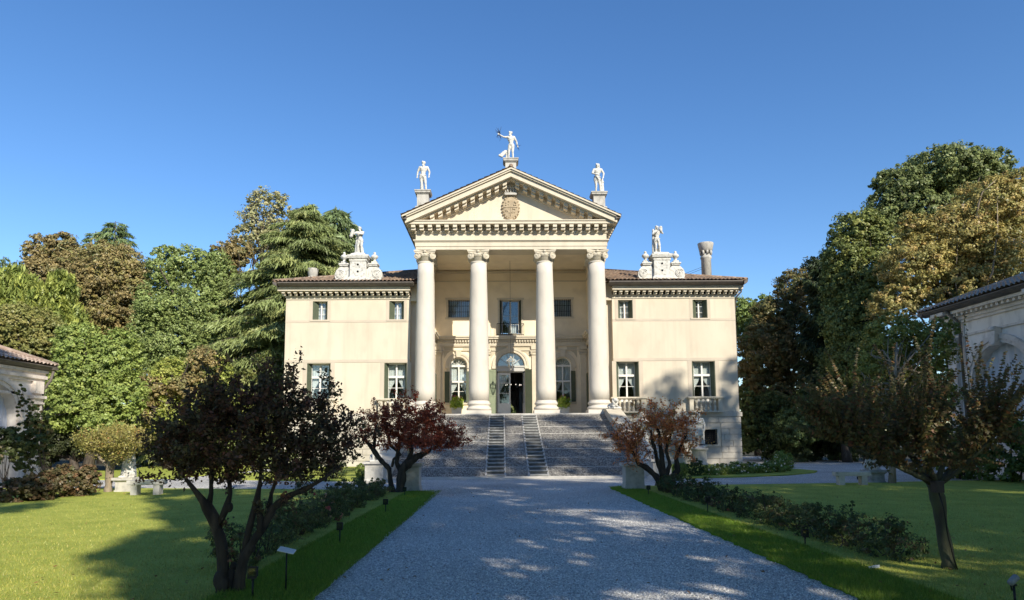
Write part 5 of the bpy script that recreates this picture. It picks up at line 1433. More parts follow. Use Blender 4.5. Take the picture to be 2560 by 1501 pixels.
grown_tree('flowering_tree', 'dark leaved multi stem tree with knotted forking trunk on the left near the camera', limbs, np.concatenate([tg, extra]), 22, 'bark_dark', 31000, .043,
           [(.06, .06, .034), (.055, .04, .03), (.11, .048, .036, .9), (.075, .075, .035, .5)], (-3.72, Y, 0), tw=.0045, group=CG, spread=.035, shoots=330, shootlen=.34)
# dark red tree left of the ramp
rng = np.random.default_rng(31); Y = 21.6
limbs = [limb_px(L, Y, rng) for L in (
    [(980, 1216, 13), (985, 1190, 11), (990, 1160, 11), (1003, 1140, 10), (1030, 1122, 8), (1060, 1110, 5)],
    [(966, 1214, 7), (962, 1185, 6), (958, 1155, 6), (940, 1135, 5), (920, 1110, 6), (905, 1090, 4), (890, 1075, 3)],
    [(988, 1165, 8), (975, 1140, 5), (978, 1110, 5), (985, 1080, 4)],
    [(1000, 1145, 7), (1012, 1115, 5), (1010, 1075, 4)], [(965, 1150, 4), (968, 1130, 4), (985, 1118, 4), (960, 1095, 4), (950, 1050, 3)], [(920, 1112, 5), (922, 1085, 4), (925, 1050, 3)])]
lobes = px_lobes([(1040, 1065, 75, 45), (985, 1030, 60, 42), (1085, 1075, 52, 34), (920, 1045, 38, 38), (895, 1075, 28, 25), (1030, 1030, 50, 35), (960, 1080, 40, 30), (1110, 1085, 34, 22)], Y, .9)
tg = sample_lobes(lobes, 560, rng)
extra = [ony(u, v, Y) for u, v in ((1020, 985), (1025, 1000), (1140, 1085), (1130, 1060), (1065, 1000), (940, 1005), (905, 1012))]
grown_tree('flowering_tree', 'dark red leaved tree with forked trunk left of the ramp', limbs, np.concatenate([tg, extra]), 32, 'bark_dark', 21000, .062,
           [(.26, .05, .028), (.18, .04, .024), (.34, .085, .03, .6), (.10, .04, .026, .4)], (-4.05, Y, 0), tw=.008, group=CG, spread=.05, shoots=260, shootlen=.5)
# orange tree right of the ramp
rng = np.random.default_rng(41); Y = 21.3
limbs = [limb_px(L, Y, rng) for L in (
    [(1631, 1213, 14), (1632, 1190, 11), (1634, 1165, 9), (1628, 1130, 6), (1625, 1095, 5), (1620, 1060, 4)],
    [(1630, 1200, 10), (1615, 1172, 7), (1590, 1150, 8), (1572, 1142, 5), (1560, 1120, 4), (1545, 1090, 3)],
    [(1640, 1205, 10), (1650, 1180, 8), (1668, 1158, 7), (1664, 1130, 5), (1672, 1105, 4), (1690, 1070, 3)],
    [(1634, 1180, 8), (1648, 1145, 5), (1640, 1110, 4), (1650, 1070, 3)], [(1632, 1170, 8), (1618, 1140, 5), (1610, 1100, 4), (1600, 1060, 3)])]
lobes = px_lobes([(1605, 1060, 58, 42), (1555, 1075, 42, 36), (1660, 1070, 42, 42), (1640, 1035, 48, 28), (1570, 1115, 38, 24), (1530, 1070, 22, 20), (1665, 1110, 32, 24), (1690, 1050, 22, 22)], Y, .9)
tg = sample_lobes(lobes, 380, rng)
extra = [ony(u, v, Y) for u, v in ((1580, 998), (1565, 1005), (1620, 1008), (1700, 1020), (1712, 1030), (1690, 1010), (1510, 1065), (1722, 1095), (1600, 1000))]
grown_tree('flowering_tree', 'orange and russet leaved tree with spreading stems right of the ramp', limbs, np.concatenate([tg, extra]), 42, 'bark_dark', 10500, .062,
           [(.50, .16, .05), (.40, .12, .04), (.55, .26, .06, .6), (.26, .11, .05, .5), (.26, .22, .07, .3)], (4.2, Y, 0), tw=.008, group=CG, spread=.05, shoots=220, shootlen=.55)
# right foreground tree: pollarded head with long straight shoots
def shoot_tree():
    rng = np.random.default_rng(51); Y = 8.45; base = (4.69, Y, 0)
    t = thing('flowering_tree', 'bronze leaved tree with long straight shoots and leaning trunk on the right near the camera', 'tree', base, CG)
    mb = MB()
    L = [[(2337, 1412, 27), (2334, 1380, 20), (2325, 1320, 18), (2312, 1250, 19), (2300, 1200, 21), (2290, 1175, 18)],
         [(2292, 1185, 16), (2255, 1165, 11, -.1), (2210, 1145, 10, -.2), (2160, 1130, 6, -.3), (2120, 1120, 4, -.4)],
         [(2280, 1180, 12), (2210, 1150, 9, -.35), (2130, 1115, 6, -.5), (2060, 1085, 4, -.6)], [(2290, 1180, 12), (2190, 1120, 7, .3), (2100, 1060, 4, .5)],
         [(2298, 1190, 16), (2262, 1150, 9, .15), (2235, 1115, 8, .3), (2215, 1085, 5, .4)],
         [(2302, 1195, 15), (2318, 1150, 9), (2308, 1110, 8), (2300, 1070, 5)],
         [(2305, 1195, 15), (2345, 1155, 9, .2), (2375, 1110, 8, .4), (2400, 1070, 5, .5)],
         [(2306, 1195, 14), (2360, 1160, 9, -.2), (2410, 1110, 8, -.4), (2450, 1070, 5, -.5)],
         [(2300, 1185, 12), (2280, 1130, 8, -.35), (2262, 1090, 5, -.6)]]
    heads = []
    for l in L:
        P, R = limb_px(l, Y, rng); R = [q*(.8 if l is L[0] else .6) for q in R]; p, r = wobble(P, R, rng, R[0]*.12); mb.tube(p, r, 10)
        if l is not L[0]: heads += [np.array(q) for q in p[len(p)//3:]]
    mb.build('trunk', 'bark_green', t)
    heads = np.array(heads); H0 = ony(2300, 1150, Y)
    tb = MB(); LV, LC = [], []
    ends = [(2000, 1005, -.3), (1985, 1078, -.5), (2010, 1060, .3), (2040, 960, .4), (2080, 905, 0), (2110, 860, .5), (2150, 850, -.4), (2200, 850, .6), (2250, 830, .1), (2300, 780, .0), (2372, 770, .1), (2360, 850, .6),
            (2400, 850, -.2), (2415, 845, .4), (2500, 875, 0), (2510, 890, .5), (2530, 935, -.4), (2540, 965, .3), (2560, 1000, 0), (2460, 950, -.6), (2140, 930, .9), (2060, 1000, .9)]
    ends = [ony(u, v, Y+d) for u, v, d in ends]
    for i in range(560):
        s = heads[rng.integers(len(heads))]
        d = nrm((s-H0)*np.array([1, 1, .35])+rng.normal(size=3)*.25+np.array([0, 0, .5+1.0*rng.random()]))
        l = .3+.85*rng.random(); e = s+d*l
        ends.append(e)
    inner = heads[np.linalg.norm(heads[:, :2]-np.array(H0)[:2], axis=1) < 1.0]
    for i in range(230):                                   # short side shoots that hide the limbs
        s = inner[rng.integers(len(inner))]; a = rng.random()*2*PI
        ends.append(s+np.array([math.cos(a), math.sin(a), rng.uniform(-.25, .7)])*rng.uniform(.18, .5))
    for e in ends:
        e = np.array(e); k = np.argmin(np.linalg.norm(heads-e, axis=1)+rng.random(len(heads))*.25); s = heads[k]; L_ = np.linalg.norm(e-s)
        bow = np.array([0, 0, .06*L_])+rng.normal(size=3)*.04*L_
        n = max(6, int(L_/.032)); ts = np.linspace(0, 1, n)
        P = s+(e-s)*ts[:, None]+bow*np.sin(PI*ts)[:, None]
        tb.tube([tuple(q) for q in P[::max(1, n//7)]]+[tuple(e)], [.006*(1-.8*i/8) for i in range(len(P[::max(1, n//7)])+1)], 5)
        m = ts > .12; Q = P[m]; tt = ts[m]
        ax = nrm(e-s); sd = nrm(np.cross(ax, nrm(rng.normal(size=3)*.35+np.array([0, -1, .1]))))
        for q in (-1, 1):
            D = nrm(np.tile(sd*q+ax*.35, (len(Q), 1))+rng.normal(size=(len(Q), 3))*.22)
            D[:, 2] -= .12
            Nn = nrm(np.cross(D, ax)*q+rng.normal(size=(len(Q), 3))*.35+np.array([0, 0, .3]))
            sz = .074*(1-.4*tt)
            V = leaves(Q+D*sz[:, None]*.5, Nn, 1.0, rng, .52, .12, 0, D)
            c0 = V.mean(1, keepdims=True); V = c0+(V-c0)*(sz*(.8+.4*rng.random(len(Q))))[:, None, None]
            LV.append(V)
            c = pick_cols([(.075, .065, .022), (.095, .06, .02), (.06, .065, .022), (.12, .045, .02, .4)], rng, len(Q))
            c = c*(1-tt[:, None]*.35)+np.array([[.04, .055, .018]])*tt[:, None]*.35
            LC.append(c*(.7+.6*rng.random((len(Q), 1))))
    tb.build('shoots', 'bark_green', t)
    quads('leaves', np.concatenate(LV), 'leaf', t, np.concatenate(LC))
    return t
shoot_tree()
a, b = ony(2314, 1188, 8.2), ony(2316, 1213, 8.2)
m = MB(); m.box(a[0]-.045, a[0]+.045, 8.2, 8.32, b[2], a[2]); m.box(a[0]-.055, a[0]+.055, 8.19, 8.33, a[2], a[2]+.015)
c0 = (a[0]+.01, 8.26, b[2])
m.tube([c0, tuple(ony(2322, 1250, 8.24)), tuple(ony(2333, 1320, 8.3)), tuple(ony(2346, 1370, 8.34)), tuple(ony(2356, 1402, 8.36))], .009, 6)
tag(m.build('junction_box', 'black'), 'black electric box with a hanging cable on the right foreground trunk', 'electric box')
# small yellow tree on the left lawn
rng = np.random.default_rng(61); Y = 22.8
limbs = [limb_px(L, Y, rng) for L in (
    [(268, 1218, 11), (268, 1185, 9), (270, 1160, 9), (272, 1140, 8), (276, 1115, 6), (280, 1090, 4)], [(268, 1155, 6), (255, 1135, 4), (240, 1118, 4), (225, 1100, 3)], [(272, 1150, 5), (290, 1130, 4), (305, 1105, 3), (325, 1090, 3)])]
lobes = px_lobes([(240, 1080, 50, 28), (290, 1070, 55, 28), (330, 1090, 40, 20), (270, 1100, 60, 20), (215, 1085, 28, 22), (285, 1120, 25, 25), (312, 1085, 48, 28, -.7), (295, 1112, 34, 22, -.6), (345, 1080, 34, 24, -.4)], Y, .9)
grown_tree('flowering_tree', 'small sunlit tree with yellowing leaves beside the left bench', limbs, sample_lobes(lobes, 420, rng), 62, 'bark_pale', 13000, .06,
           [(.25, .235, .075), (.20, .20, .065), (.15, .17, .05), (.32, .14, .06, .15)], (-13.5, Y, 0), tw=.007, group=CG, spread=.09)

# ------------------------------------------------------------------ shrubs, hedges and beds
def shrub(name, label, cat, lobes, n, size, cols, seed, base, group=None, flowers=None, stem=True, **kw):
    rng = np.random.default_rng(seed); t = thing(name, label, cat, base, group)
    V, T, C = crown(lobes, n, size, cols, rng, **kw); quads('foliage', V, 'leaf', t, T)
    if stem:
        mb = MB()
        for i in range(12):
            c = C[rng.integers(len(C))]; b = np.array(base)+rng.normal(size=3)*np.array([.06, .06, 0]); mb.tube([b-np.array([0, 0, .05]), (b+c)/2+rng.normal(size=3)*.03, c], [.012, .008, .004], 5)
        mb.build('stem', 'bark', t)
    if flowers:
        fn, fs, fc = flowers; V, T, C = crown([(l[0], l[1], l[2]+.02, l[3]*1.02, l[4]*1.02, l[5]*1.03) for l in lobes], fn, fs, fc, rng, clump=.12, fill=0., perclump=5, aspect=.9)
        quads('flowers', V, 'leaf', t, T)
    return t
RG = 'rose bushes in rows beside the drive'
rose = [(.035, .06, .022), (.05, .075, .028), (.065, .06, .03, .4), (.10, .06, .035, .15)]
rng = np.random.default_rng(71)
words = ['ninth', 'eighth', 'seventh', 'sixth', 'fifth', 'fourth', 'third', 'second', 'first']
N_ = 13
ords = ['first', 'second', 'third', 'fourth', 'fifth', 'sixth', 'seventh', 'eighth', 'ninth', 'tenth', 'eleventh', 'twelfth', 'thirteenth', 'fourteenth', 'fifteenth', 'sixteenth']
for i in range(N_):
    y = 9.35+i*.93; x = 4.47-.02*i; h = .52+.12*rng.random()
    lb = [(x, y, h*.45, .45, .6, h*.5), (x-.1+.2*rng.random(), y+.2*rng.normal(), h*.72, .25, .3, h*.36)]
    if i % 3 == 1: lb.append((x+.05, y, h*.98, .07, .07, .2))
    shrub('rose_bush', '%s rose bush of the right row, counting from the near end' % ords[i], 'rose bush', lb, 4200 if i < 6 else 2600, .034 if i < 6 else .045, rose, 100+i, (x, y, .04), RG,
          flowers=(14, .045, [(.25, .06, .06), (.3, .2, .16)]) if i % 3 == 0 else None, clump=.3)
for i in range(N_):
    y = 9.2+i*.95; x = -4.15-.02*i; h = .5+.3*rng.random()
    lb = [(x, y, h*.42, .34, .5, h*.45), (x+.15*rng.normal(), y+.2*rng.normal(), h*.78, .22, .25, h*.34)]
    pink = i in (4, 5)
    shrub('rose_bush', ('tall thin rose bush with deep pink and pale blooms in the left row' if i == 4 else 'rose bush with faded pale pink blooms in the left row' if i == 5 else '%s rose bush of the left row, counting from the near end' % ords[i]), 'rose bush', lb,
          3400 if i < 6 else 2200, .034 if i < 6 else .045, rose+[(.08, .10, .04)], 140+i, (x, y, .04), RG, flowers=(60, .06, [(.42, .05, .09), (.5, .22, .2), (.45, .36, .3)]) if pink else None, clump=.34)
# flower bed at the right of the ramp
WG = 'white roses in the bed before the villa'
bedg = [(.10, .16, .03), (.075, .125, .028), (.13, .18, .045)]
spots = [(8.9, 30.3, .5), (9.7, 30.8, .55), (10.5, 31.1, .52), (11.3, 31.5, .55), (12.1, 32.0, .6), (12.9, 33.2, .95), (13.4, 34.6, .9), (8.4, 30.0, .45)]
for i, (x, y, h) in enumerate(spots):
    shrub('white_rose_bush', ('tall white flowered bush at the rounded right tip of the flower bed' if i == 5 else 'white flowered bush behind the tall one at the right tip of the bed' if i == 6 else 'low white rose bush touching the clipped box ball' if i == 7 else '%s low white rose bush rightward from the clipped box ball' % ords[i+1]), 'rose bush',
          [(x, y, h*.5, .5, .42, h*.55)], 2800, .06, bedg, 200+i, (x, y, .04), WG, flowers=(90, .06, [(.85, .85, .8)]), clump=.3)
def boxball(label, x, y, r, seed, cols, grp): shrub('box_ball', label, 'clipped shrub', [(x, y, r*.95, r, r, r)], 5200, .045, cols, seed, (x, y, .04), grp, clump=.14, fill=.15, perclump=20)
BG = 'clipped box balls in the beds'
boxball('dark clipped box ball in the bed right of the orange leaved tree', 7.55, 29.6, .4, 220, [(.03, .055, .018), (.04, .07, .022)], BG)
boxball('dark clipped box ball left of the ramp behind the near left tree', -7.75, 29.3, .46, 221, [(.025, .045, .018), (.035, .055, .02)], BG)
boxball('bright green clipped shrub at the left end of the right bed', 6.75, 29.0, .34, 222, bedg, BG)
boxball('bright green clipped shrub beside the flared left pedestal', -6.65, 29.5, .36, 223, bedg, BG)
# hydrangeas and climber by the left outbuilding
HG = 'brown hydrangeas before the left outbuilding'
hyd = [(.075, .065, .035), (.06, .055, .03), (.10, .065, .04), (.05, .06, .025)]
for i, (u, v, w_, h_, lb) in enumerate(((175, 1225, 42, 75, 'hydrangea with faded pink brown heads at the right end of the row'), (115, 1228, 45, 80, 'brown hydrangea second from the right end of the row'), (60, 1236, 45, 70, 'brown hydrangea under the outbuilding arch'), (5, 1240, 50, 62, 'brown hydrangea cut by the left edge of the view'))):
    p = onz(u, v, .04); s = p[1]/1680
    shrub('hydrangea', lb, 'shrub', [(p[0], p[1]+.5, h_*s*.48, w_*s, w_*s*.8, h_*s*.5), (p[0]+.1, p[1]+.6, h_*s*.75, w_*s*.6, w_*s*.6, h_*s*.3)], 7000, .075, hyd, 240+i, (p[0], p[1]+.5, .04), HG,
          flowers=(110 if i == 0 else 40, .09, [(.26, .16, .11), (.2, .13, .08)]), clump=.22)
shrub('climbing_shrub', 'dark leafy climber against the corner of the left outbuilding', 'shrub', px_lobes([(75, 1075, 30, 48), (92, 1040, 20, 45), (65, 1120, 32, 42), (105, 1085, 22, 36), (55, 975, 7, 30), (62, 1010, 10, 35)], 27.5), 12000, .1, [(.045, .075, .025), (.06, .085, .03), (.10, .085, .035, .3)], 250, (-18.6, 27.5, 0), 'climbers on the left outbuilding', clump=.25)
shrub('climbing_shrub', 'rose climber with pale blooms under the left outbuilding arch', 'shrub', px_lobes([(12, 1080, 26, 30), (30, 1105, 24, 30), (-10, 1100, 24, 44), (38, 1070, 12, 22)], 25.5), 6500, .09, [(.05, .08, .03), (.07, .09, .035)], 251, (-18.9, 25.5, 0), 'climbers on the left outbuilding', clump=.25, flowers=(26, .12, [(.7, .65, .6)]))
def hedge(label, pts, w, h, n, size, cols, seed, name='hedge'):
    rng = np.random.default_rng(seed); pts = np.array(pts, float); lb = []
    for i in range(len(pts)-1):
        L = np.linalg.norm(pts[i+1]-pts[i]); k = max(1, int(L/(w*.9)))
        for j in range(k):
            p = pts[i]+(pts[i+1]-pts[i])*(j+.5)/k
            for f in (.3, .72): lb.append((p[0], p[1], h*f*(1+.1*rng.normal()), w*.62, w*.62, h*.32))
    t = thing(name, label, 'hedge', (pts[0][0], pts[0][1], 0))
    V, T, C = crown(lb, n, size, cols, rng, clump=.3, droop=.5); quads('foliage', V, 'leaf', t, T)
    mb = MB()
    for l in lb[::2]:
        for k in range(2): mb.tube([(l[0]+.2*rng.normal(), l[1]+.2*rng.normal(), -.05), (l[0]+.2*rng.normal(), l[1]+.2*rng.normal(), h*.7)], [.04, .02], 5)
    mb.build('stems', 'bark', t); return t
hedge('glossy laurel hedge along the right outbuilding', [(17.6, 14), (17.5, 20), (17.3, 25), (16.9, 27.8)], 1.7, 2.3, 30000, .15, [(.055, .10, .025), (.04, .075, .02), (.09, .14, .03, .4)], 260)
hedge('dark evergreen hedge at the far right behind the gravel', [(18, 47), (24, 46), (31, 44)], 2.4, 2.6, 20000, .2, [(.03, .05, .02), (.04, .06, .025)], 261)
hedge('trimmed green hedge behind the left back lawn', [(-26, 47.5), (-20, 48), (-15.5, 48)], 1.8, 2.5, 20000, .17, [(.06, .10, .03), (.05, .085, .025)], 262)

# ------------------------------------------------------------------ park trees
def cedar(label, apex, base, r, nb, seed, cols, name='cedar_tree', dens=1.0, spray=.75, lo=.1, pw=.75, group='park trees round the villa', trunk=.35, droop=.42, ir=.42):
    rng = np.random.default_rng(seed); t = thing(name, label, 'tree', base, group)
    b = np.array(base, float); ap = np.array(apex, float); h = ap[2]
    mb = MB(); mb.tube([tuple(b+(ap-b)*k/8) for k in range(9)], [trunk*(1-.92*k/8) for k in range(9)], 9)
    PP, DD, CC = [], [], []
    for i in range(nb):
        f = lo+(1-lo)*((i+rng.random())/nb)**.9; az = i*2.399+rng.normal()*.3
        L = r*max((1-f), 0.015)**pw*(1.1-ir*.9+ir*rng.random()*1.25)+.25; o = np.array([math.cos(az), math.sin(az), 0]); sd = np.array([-math.sin(az), math.cos(az), 0])
        st = b+(ap-b)*f; col = pick_cols(cols, rng, 1)[0]*(.8+.4*rng.random())
        path = lambda s: st+o*L*s+np.array([0, 0, 1])*L*(.22*s-droop*s*s)
        mb.tube([tuple(path(s)) for s in (0, .25, .5, .75, 1)], [trunk*.22*(1-f*.7), trunk*.17*(1-f*.7), trunk*.12*(1-f*.7), .03, .012], 5)
        n = int(60*L*dens*(1.0+.3*L/r)); s = .12+.88*rng.random(n)**.75; wdt = L*.30*(1-.55*s)+.12
        lat = rng.normal(size=n)*.55
        P = np.stack([path(x) for x in s])+sd*(lat*wdt)[:, None]; P[:, 2] -= np.abs(lat)*wdt*.35+rng.random(n)*.12
        D = o*.75+sd*(np.sign(lat)*.45*rng.random(n))[:, None]+np.array([0, 0, -1])*(.25+.9*rng.random(n))[:, None]+rng.normal(size=(n, 3))*.22
        PP.append(P); DD.append(nrm(D)); CC.append(np.tile(col, (n, 1))*(.75+.5*rng.random((n, 1))))
    P = np.concatenate(PP); D = np.concatenate(DD); n = len(P)
    N = nrm(rng.normal(size=(n, 3))*.6+np.array([0, -.2, .8]))
    V = leaves(P+D*spray*.35, N, spray, rng, .15, .15, .35, D)
    quads('crown', V, 'needle', t, np.concatenate(CC)); mb.build('trunk', 'bark', t); return t
green = [(.085, .13, .035), (.065, .105, .03), (.11, .15, .045, .6)]
olive = [(.10, .115, .035), (.08, .095, .03), (.13, .13, .045, .5)]
brown = [(.135, .115, .055), (.105, .092, .045), (.155, .13, .06, .6), (.085, .095, .04, .8)]
gold = [(.18, .165, .06), (.145, .14, .05), (.19, .145, .06, .5), (.11, .125, .045, .9), (.22, .20, .07, .4)]
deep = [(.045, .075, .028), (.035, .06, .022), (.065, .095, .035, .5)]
ylw = [(.15, .185, .04), (.12, .16, .04), (.09, .13, .035)]
cedg = [(.095, .13, .05), (.075, .105, .042), (.12, .15, .06, .5)]
cedd = [(.06, .095, .045), (.05, .08, .04)]
def apx(u, v, Y): return tuple(ony(u, v, Y))
# left side, back to front
for i, (u, v, Y, r) in enumerate(((8, 632, 63, 3.0), (42, 640, 62, 3.0), (-25, 620, 64, 3.2))):
    a = apx(u, v, Y); cedar(('slim dark conifer tip at the far left skyline', 'slim dark conifer tip right beside the far left one', 'dark conifer at the left edge of the view')[i], a, (a[0], a[1], 0), r, 80, 300+i, cedd, 'conifer_tree', 1.2, .5, .3, .8)
a = apx(285, 545, 66); cedar('dark green cedar top between the two brown trees', a, (a[0], a[1], 0), 6.2, 120, 305, [(.065, .105, .045), (.055, .09, .04)], 'cedar_tree', 1.2, .6, .35, .55)
a = apx(235, 570, 67); cedar('second lower cedar top left of the dark green one', a, (a[0], a[1], 0), 4.6, 90, 306, [(.065, .105, .045), (.055, .09, .04)], 'cedar_tree', 1.2, .6, .4, .6)
broadleaf('brown autumn tree with two peaks on the left skyline', [(100, 625, 35, 50), (155, 615, 38, 45), (130, 690, 72, 60), (80, 700, 40, 45), (185, 660, 35, 55)], 60, 34000, .24, brown, 310)
broadleaf('big round golden brown tree under the dark cedar', [(270, 675, 92, 80), (220, 740, 62, 70), (330, 730, 45, 75), (285, 780, 75, 55), (240, 830, 60, 50), (300, 690, 60, 60)], 55, 48000, .22, brown+[(.12, .12, .04)], 311)
broadleaf('russet tree crown behind the weeping cedar', [(560, 640, 45, 48), (530, 690, 35, 60), (590, 620, 35, 40)], 64, 14000, .25, brown, 312)
broadleaf('tall thin airy poplar above the weeping cedar', [(655, 495, 42, 38), (622, 535, 36, 45), (692, 520, 28, 45), (650, 575, 52, 50), (600, 590, 30, 40), (680, 600, 35, 45)], 68, 11000, .24, [(.15, .17, .09), (.19, .19, .11), (.12, .13, .07)], 313, clump=.3, fill=.45, nl=14)
a = apx(826, 516, 62); cedar('dark cedar reaching over the left villa roof', a, (a[0], a[1], 0), 8.2, 190, 320, cedd+[(.075, .11, .05)], 'cedar_tree', 1.0, .8, .3, .6)
a = apx(758, 508, 53); cedar('large light green weeping cedar left of the villa', a, (a[0]-1.0, a[1], 0), 9.4, 460, 321, cedg, 'cedar_tree', 1.7, .5, .06, .62, droop=.36, ir=.75)
broadleaf('green maple between the round brown tree and the cedar', [(410, 660, 48, 55), (475, 655, 55, 50), (535, 680, 45, 60), (400, 750, 60, 75), (500, 770, 80, 80), (440, 850, 85, 80), (550, 790, 40, 80), (520, 880, 65, 60), (400, 930, 70, 70), (370, 830, 45, 70)], 51, 90000, .2, [(.10, .145, .05), (.08, .12, .04), (.125, .17, .06, .5)], 322, clump=.2, nl=12)
# thuja like yellow green trees with upright sprays
def thuja(label, px, Y, n, seed, cols, size=.5):
    rng = np.random.default_rng(seed); lb = px_lobes(px, Y); a = np.array(lb); base = (float(a[:, 0].mean()), float(a[:, 1].mean()), 0.)
    t = thing('thuja_tree', label, 'tree', base, 'park trees round the villa')
    V, T, C = crown(lb, n, size, cols, rng, clump=.24, perclump=40, flat=1.3)
    P = V.mean(1); D = nrm((P-np.array([a[:, 0].mean(), a[:, 1].mean(), a[:, 2].mean()]))*.12+rng.normal(size=P.shape)*.35+np.array([0, 0, 1]))
    V = leaves(P, nrm(rng.normal(size=P.shape)+np.array([0, -.4, .3])), size, rng, .24, 0, .4, D)
    quads('crown', V, 'leaf', t, T)
    mb = MB(); mb.tube([(base[0], base[1], -.1), (base[0], base[1], a[:, 2].max())], [.3, .06], 8); mb.build('trunk', 'bark', t)
thuja('yellow green thuja mass at the left edge', [(20, 720, 55, 60), (30, 800, 70, 70), (85, 760, 50, 70), (-30, 760, 60, 90)], 47, 34000, 330, ylw)
thuja('second yellow green thuja behind the left outbuilding', [(130, 770, 50, 70), (160, 830, 50, 70), (110, 850, 60, 60), (150, 720, 32, 50)], 46, 30000, 331, ylw)
broadleaf('olive green bushy tree above the left outbuilding roof', [(50, 800, 85, 50), (120, 835, 55, 45), (20, 840, 70, 40), (85, 860, 60, 35)], 40, 34000, .17, olive, 332)
broadleaf('added thicket, shade painted into its dark leaves, under the hornbeam left of the small yellow tree', [(150, 1080, 50, 40), (215, 1090, 50, 40), (265, 1095, 45, 35), (110, 1110, 40, 35)], 39, 20000, .14, [(.03, .042, .018), (.022, .03, .014)], 337)  # deep leaf colours stand in for the shade below the hornbeam
broadleaf('light green hornbeam right of the left outbuilding', [(190, 850, 55, 55), (170, 930, 50, 60), (235, 910, 60, 80), (290, 880, 55, 70), (215, 990, 65, 55), (150, 1010, 48, 50), (300, 970, 55, 60), (270, 1040, 70, 45), (165, 960, 40, 60)], 38, 60000, .17, [(.11, .16, .04), (.085, .13, .035), (.14, .185, .05, .5)], 333, nl=12)
broadleaf('yellow green young tree behind the near left tree', [(430, 940, 60, 60), (470, 1010, 75, 60), (390, 1010, 55, 60), (530, 930, 45, 55), (560, 1010, 60, 60)], 43, 40000, .17, [(.14, .18, .035), (.10, .14, .03), (.17, .20, .05)], 334)
broadleaf('russet brown small tree behind the near left tree', [(500, 900, 40, 45), (370, 960, 45, 40), (470, 960, 50, 40), (350, 1020, 40, 40)], 42, 14000, .17, brown, 335)
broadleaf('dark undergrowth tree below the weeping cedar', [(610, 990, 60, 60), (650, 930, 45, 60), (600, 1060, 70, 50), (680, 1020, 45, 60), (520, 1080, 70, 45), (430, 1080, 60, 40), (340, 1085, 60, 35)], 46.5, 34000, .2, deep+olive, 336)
# right side, back to front
broadleaf('round green tree beside the right end of the villa', [(1830, 770, 48, 40), (1850, 820, 40, 50), (1880, 760, 32, 35)], 64, 16000, .25, green, 340)
broadleaf('russet and green tree right of the villa', [(1960, 720, 55, 60), (2010, 680, 42, 48), (1905, 790, 55, 60), (1880, 870, 62, 85), (1950, 860, 70, 90), (1900, 990, 75, 80), (2040, 640, 22, 30), (1845, 950, 35, 70)], 53, 60000, .22, [(.065, .07, .03), (.085, .07, .03), (.055, .07, .028), (.11, .085, .035, .5)], 341)
a = apx(2030, 640, 49); cedar('narrow black green cypress right of the russet tree', a, (a[0], a[1], 0), 2.1, 200, 342, [(.02, .035, .018), (.025, .04, .02)], 'cypress_tree', 2.2, .5, .05, .35, droop=-.1)
broadleaf('tallest dark green oak on the right skyline', [(2330, 420, 108, 58), (2225, 465, 70, 62), (2180, 520, 55, 55), (2420, 420, 75, 52), (2270, 530, 90, 60), (2400, 490, 100, 60), (2170, 450, 30, 28)], 48, 60000, .24, [(.075, .105, .04), (.06, .085, .035), (.10, .13, .05, .5)], 343, nl=12)
broadleaf('green tree with yellowing edges left of the golden tree', [(2110, 570, 68, 55), (2075, 640, 45, 70), (2130, 690, 80, 90), (2095, 790, 70, 85), (2160, 600, 65, 55), (2055, 700, 30, 60), (2120, 880, 80, 80)], 43, 60000, .2, [(.085, .115, .035), (.065, .09, .03), (.12, .14, .04, .6)], 344, nl=12)
broadleaf('large golden autumn tree above the right outbuilding', [(2440, 510, 100, 70), (2350, 590, 100, 80), (2250, 650, 85, 75), (2450, 640, 110, 90), (2520, 460, 60, 50), (2340, 715, 100, 65), (2210, 750, 75, 55), (2520, 560, 80, 90), (2410, 740, 90, 45), (2250, 560, 45, 40)], 38, 90000, .17, gold, 345, bark='bark_pale', nl=26, clump=.17, fill=.3)
broadleaf('dark shaded evergreen below the green and golden trees', [(2080, 900, 60, 80), (2100, 1000, 85, 75), (2200, 960, 70, 80), (2010, 1010, 55, 70), (1960, 1050, 60, 45)], 45, 40000, .2, deep, 346)
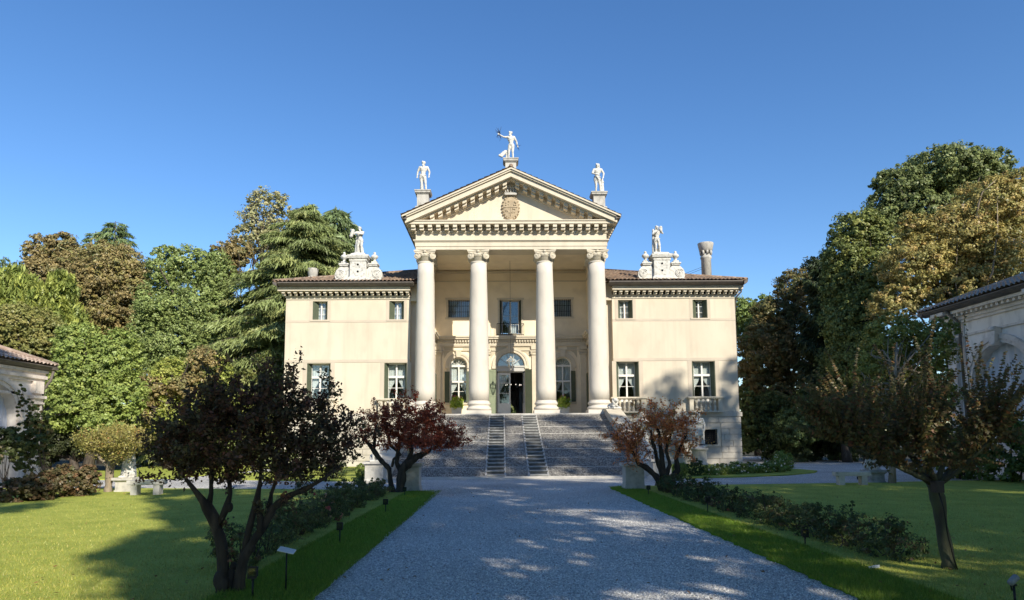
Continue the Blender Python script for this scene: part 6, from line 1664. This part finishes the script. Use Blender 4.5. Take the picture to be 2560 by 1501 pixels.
broadleaf('yellow green bushy tree with bare twigs before the right outbuilding', [(2200, 830, 72, 60), (2280, 870, 60, 80), (2160, 910, 60, 65), (2250, 980, 70, 70), (2320, 830, 32, 55), (2190, 990, 60, 60), (2300, 960, 45, 70)], 26.2, 34000, .12, [(.12, .15, .035), (.09, .12, .03), (.17, .16, .045, .6)], 347, base=(12.75, 23.75, 0), trunk=.11, bark='bark_pale', nl=20)
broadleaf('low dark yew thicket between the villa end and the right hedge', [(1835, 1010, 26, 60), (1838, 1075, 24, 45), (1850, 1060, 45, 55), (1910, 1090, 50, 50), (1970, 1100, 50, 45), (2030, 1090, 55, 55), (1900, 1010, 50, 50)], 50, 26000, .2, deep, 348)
rng = np.random.default_rng(390); wl = []
for k in range(150):
    x = -85+170*k/149.; wl.append((x, 78+8*rng.random(), 3+2.5*rng.random(), 3.2, 3, 4.2+1.5*rng.random()))
V, T, C = crown(wl, 60000, .6, olive+deep+green, rng, clump=.35)
struct(quads('woodland', V, 'leaf', None, T*1.3), 'stuff')
# park trees behind the viewer whose shade reaches the garden
def off_tree(label, x, y, z0, z1, r, n, seed, cols, size=.36):
    rng = np.random.default_rng(seed); lb = []
    for k in range(9):
        f = k/8.; zz = z0+(z1-z0)*f; rr = r*(.3+.7*math.sin(PI*(.15+.75*f)))*.64
        a = rng.random()*6.3; d = r*.45*math.sin(PI*(.15+.7*f)); lb.append((x+d*math.cos(a), y+d*math.sin(a), zz, rr, rr, rr*.9))
    broadleaf(label, None, 0, n, size, cols, seed, base=(x, y, 0), lobes=lb, trunk=.4, group='park trees behind the viewer', clump=.24)
OFF = [(9.6, -6, 5, 23, 5.0), (15.5, -5, 5, 30, 5.5), (22, -3, 4, 30.5, 5.5), (28.5, 2, 3, 29.8, 5.2), (33, 9, 2, 29.3, 5.2), (36, 17, 2, 24, 5), (-3.1, -7, 2, 32, 4.0), (-10, -6, 3, 24, 4.5), (-18, -6, 3, 22, 5), (5.6, -7, 1.0, 20, 3.0), (7.5, -9, 1.5, 22, 3.2), (41, 27, 2, 23, 5), (19, -6, 6, 29.5, 4.5), (25.5, 0, 6, 29, 4.5), (31.5, 5, 6, 30.3, 4.2)]
for i, (x, y, z0, z1, r) in enumerate(OFF):
    off_tree('leafy park tree behind the viewer, %s from the left' % ords[sorted(q[0] for q in OFF).index(x)], x, y, z0, z1, r, 22000, 400+i, green)
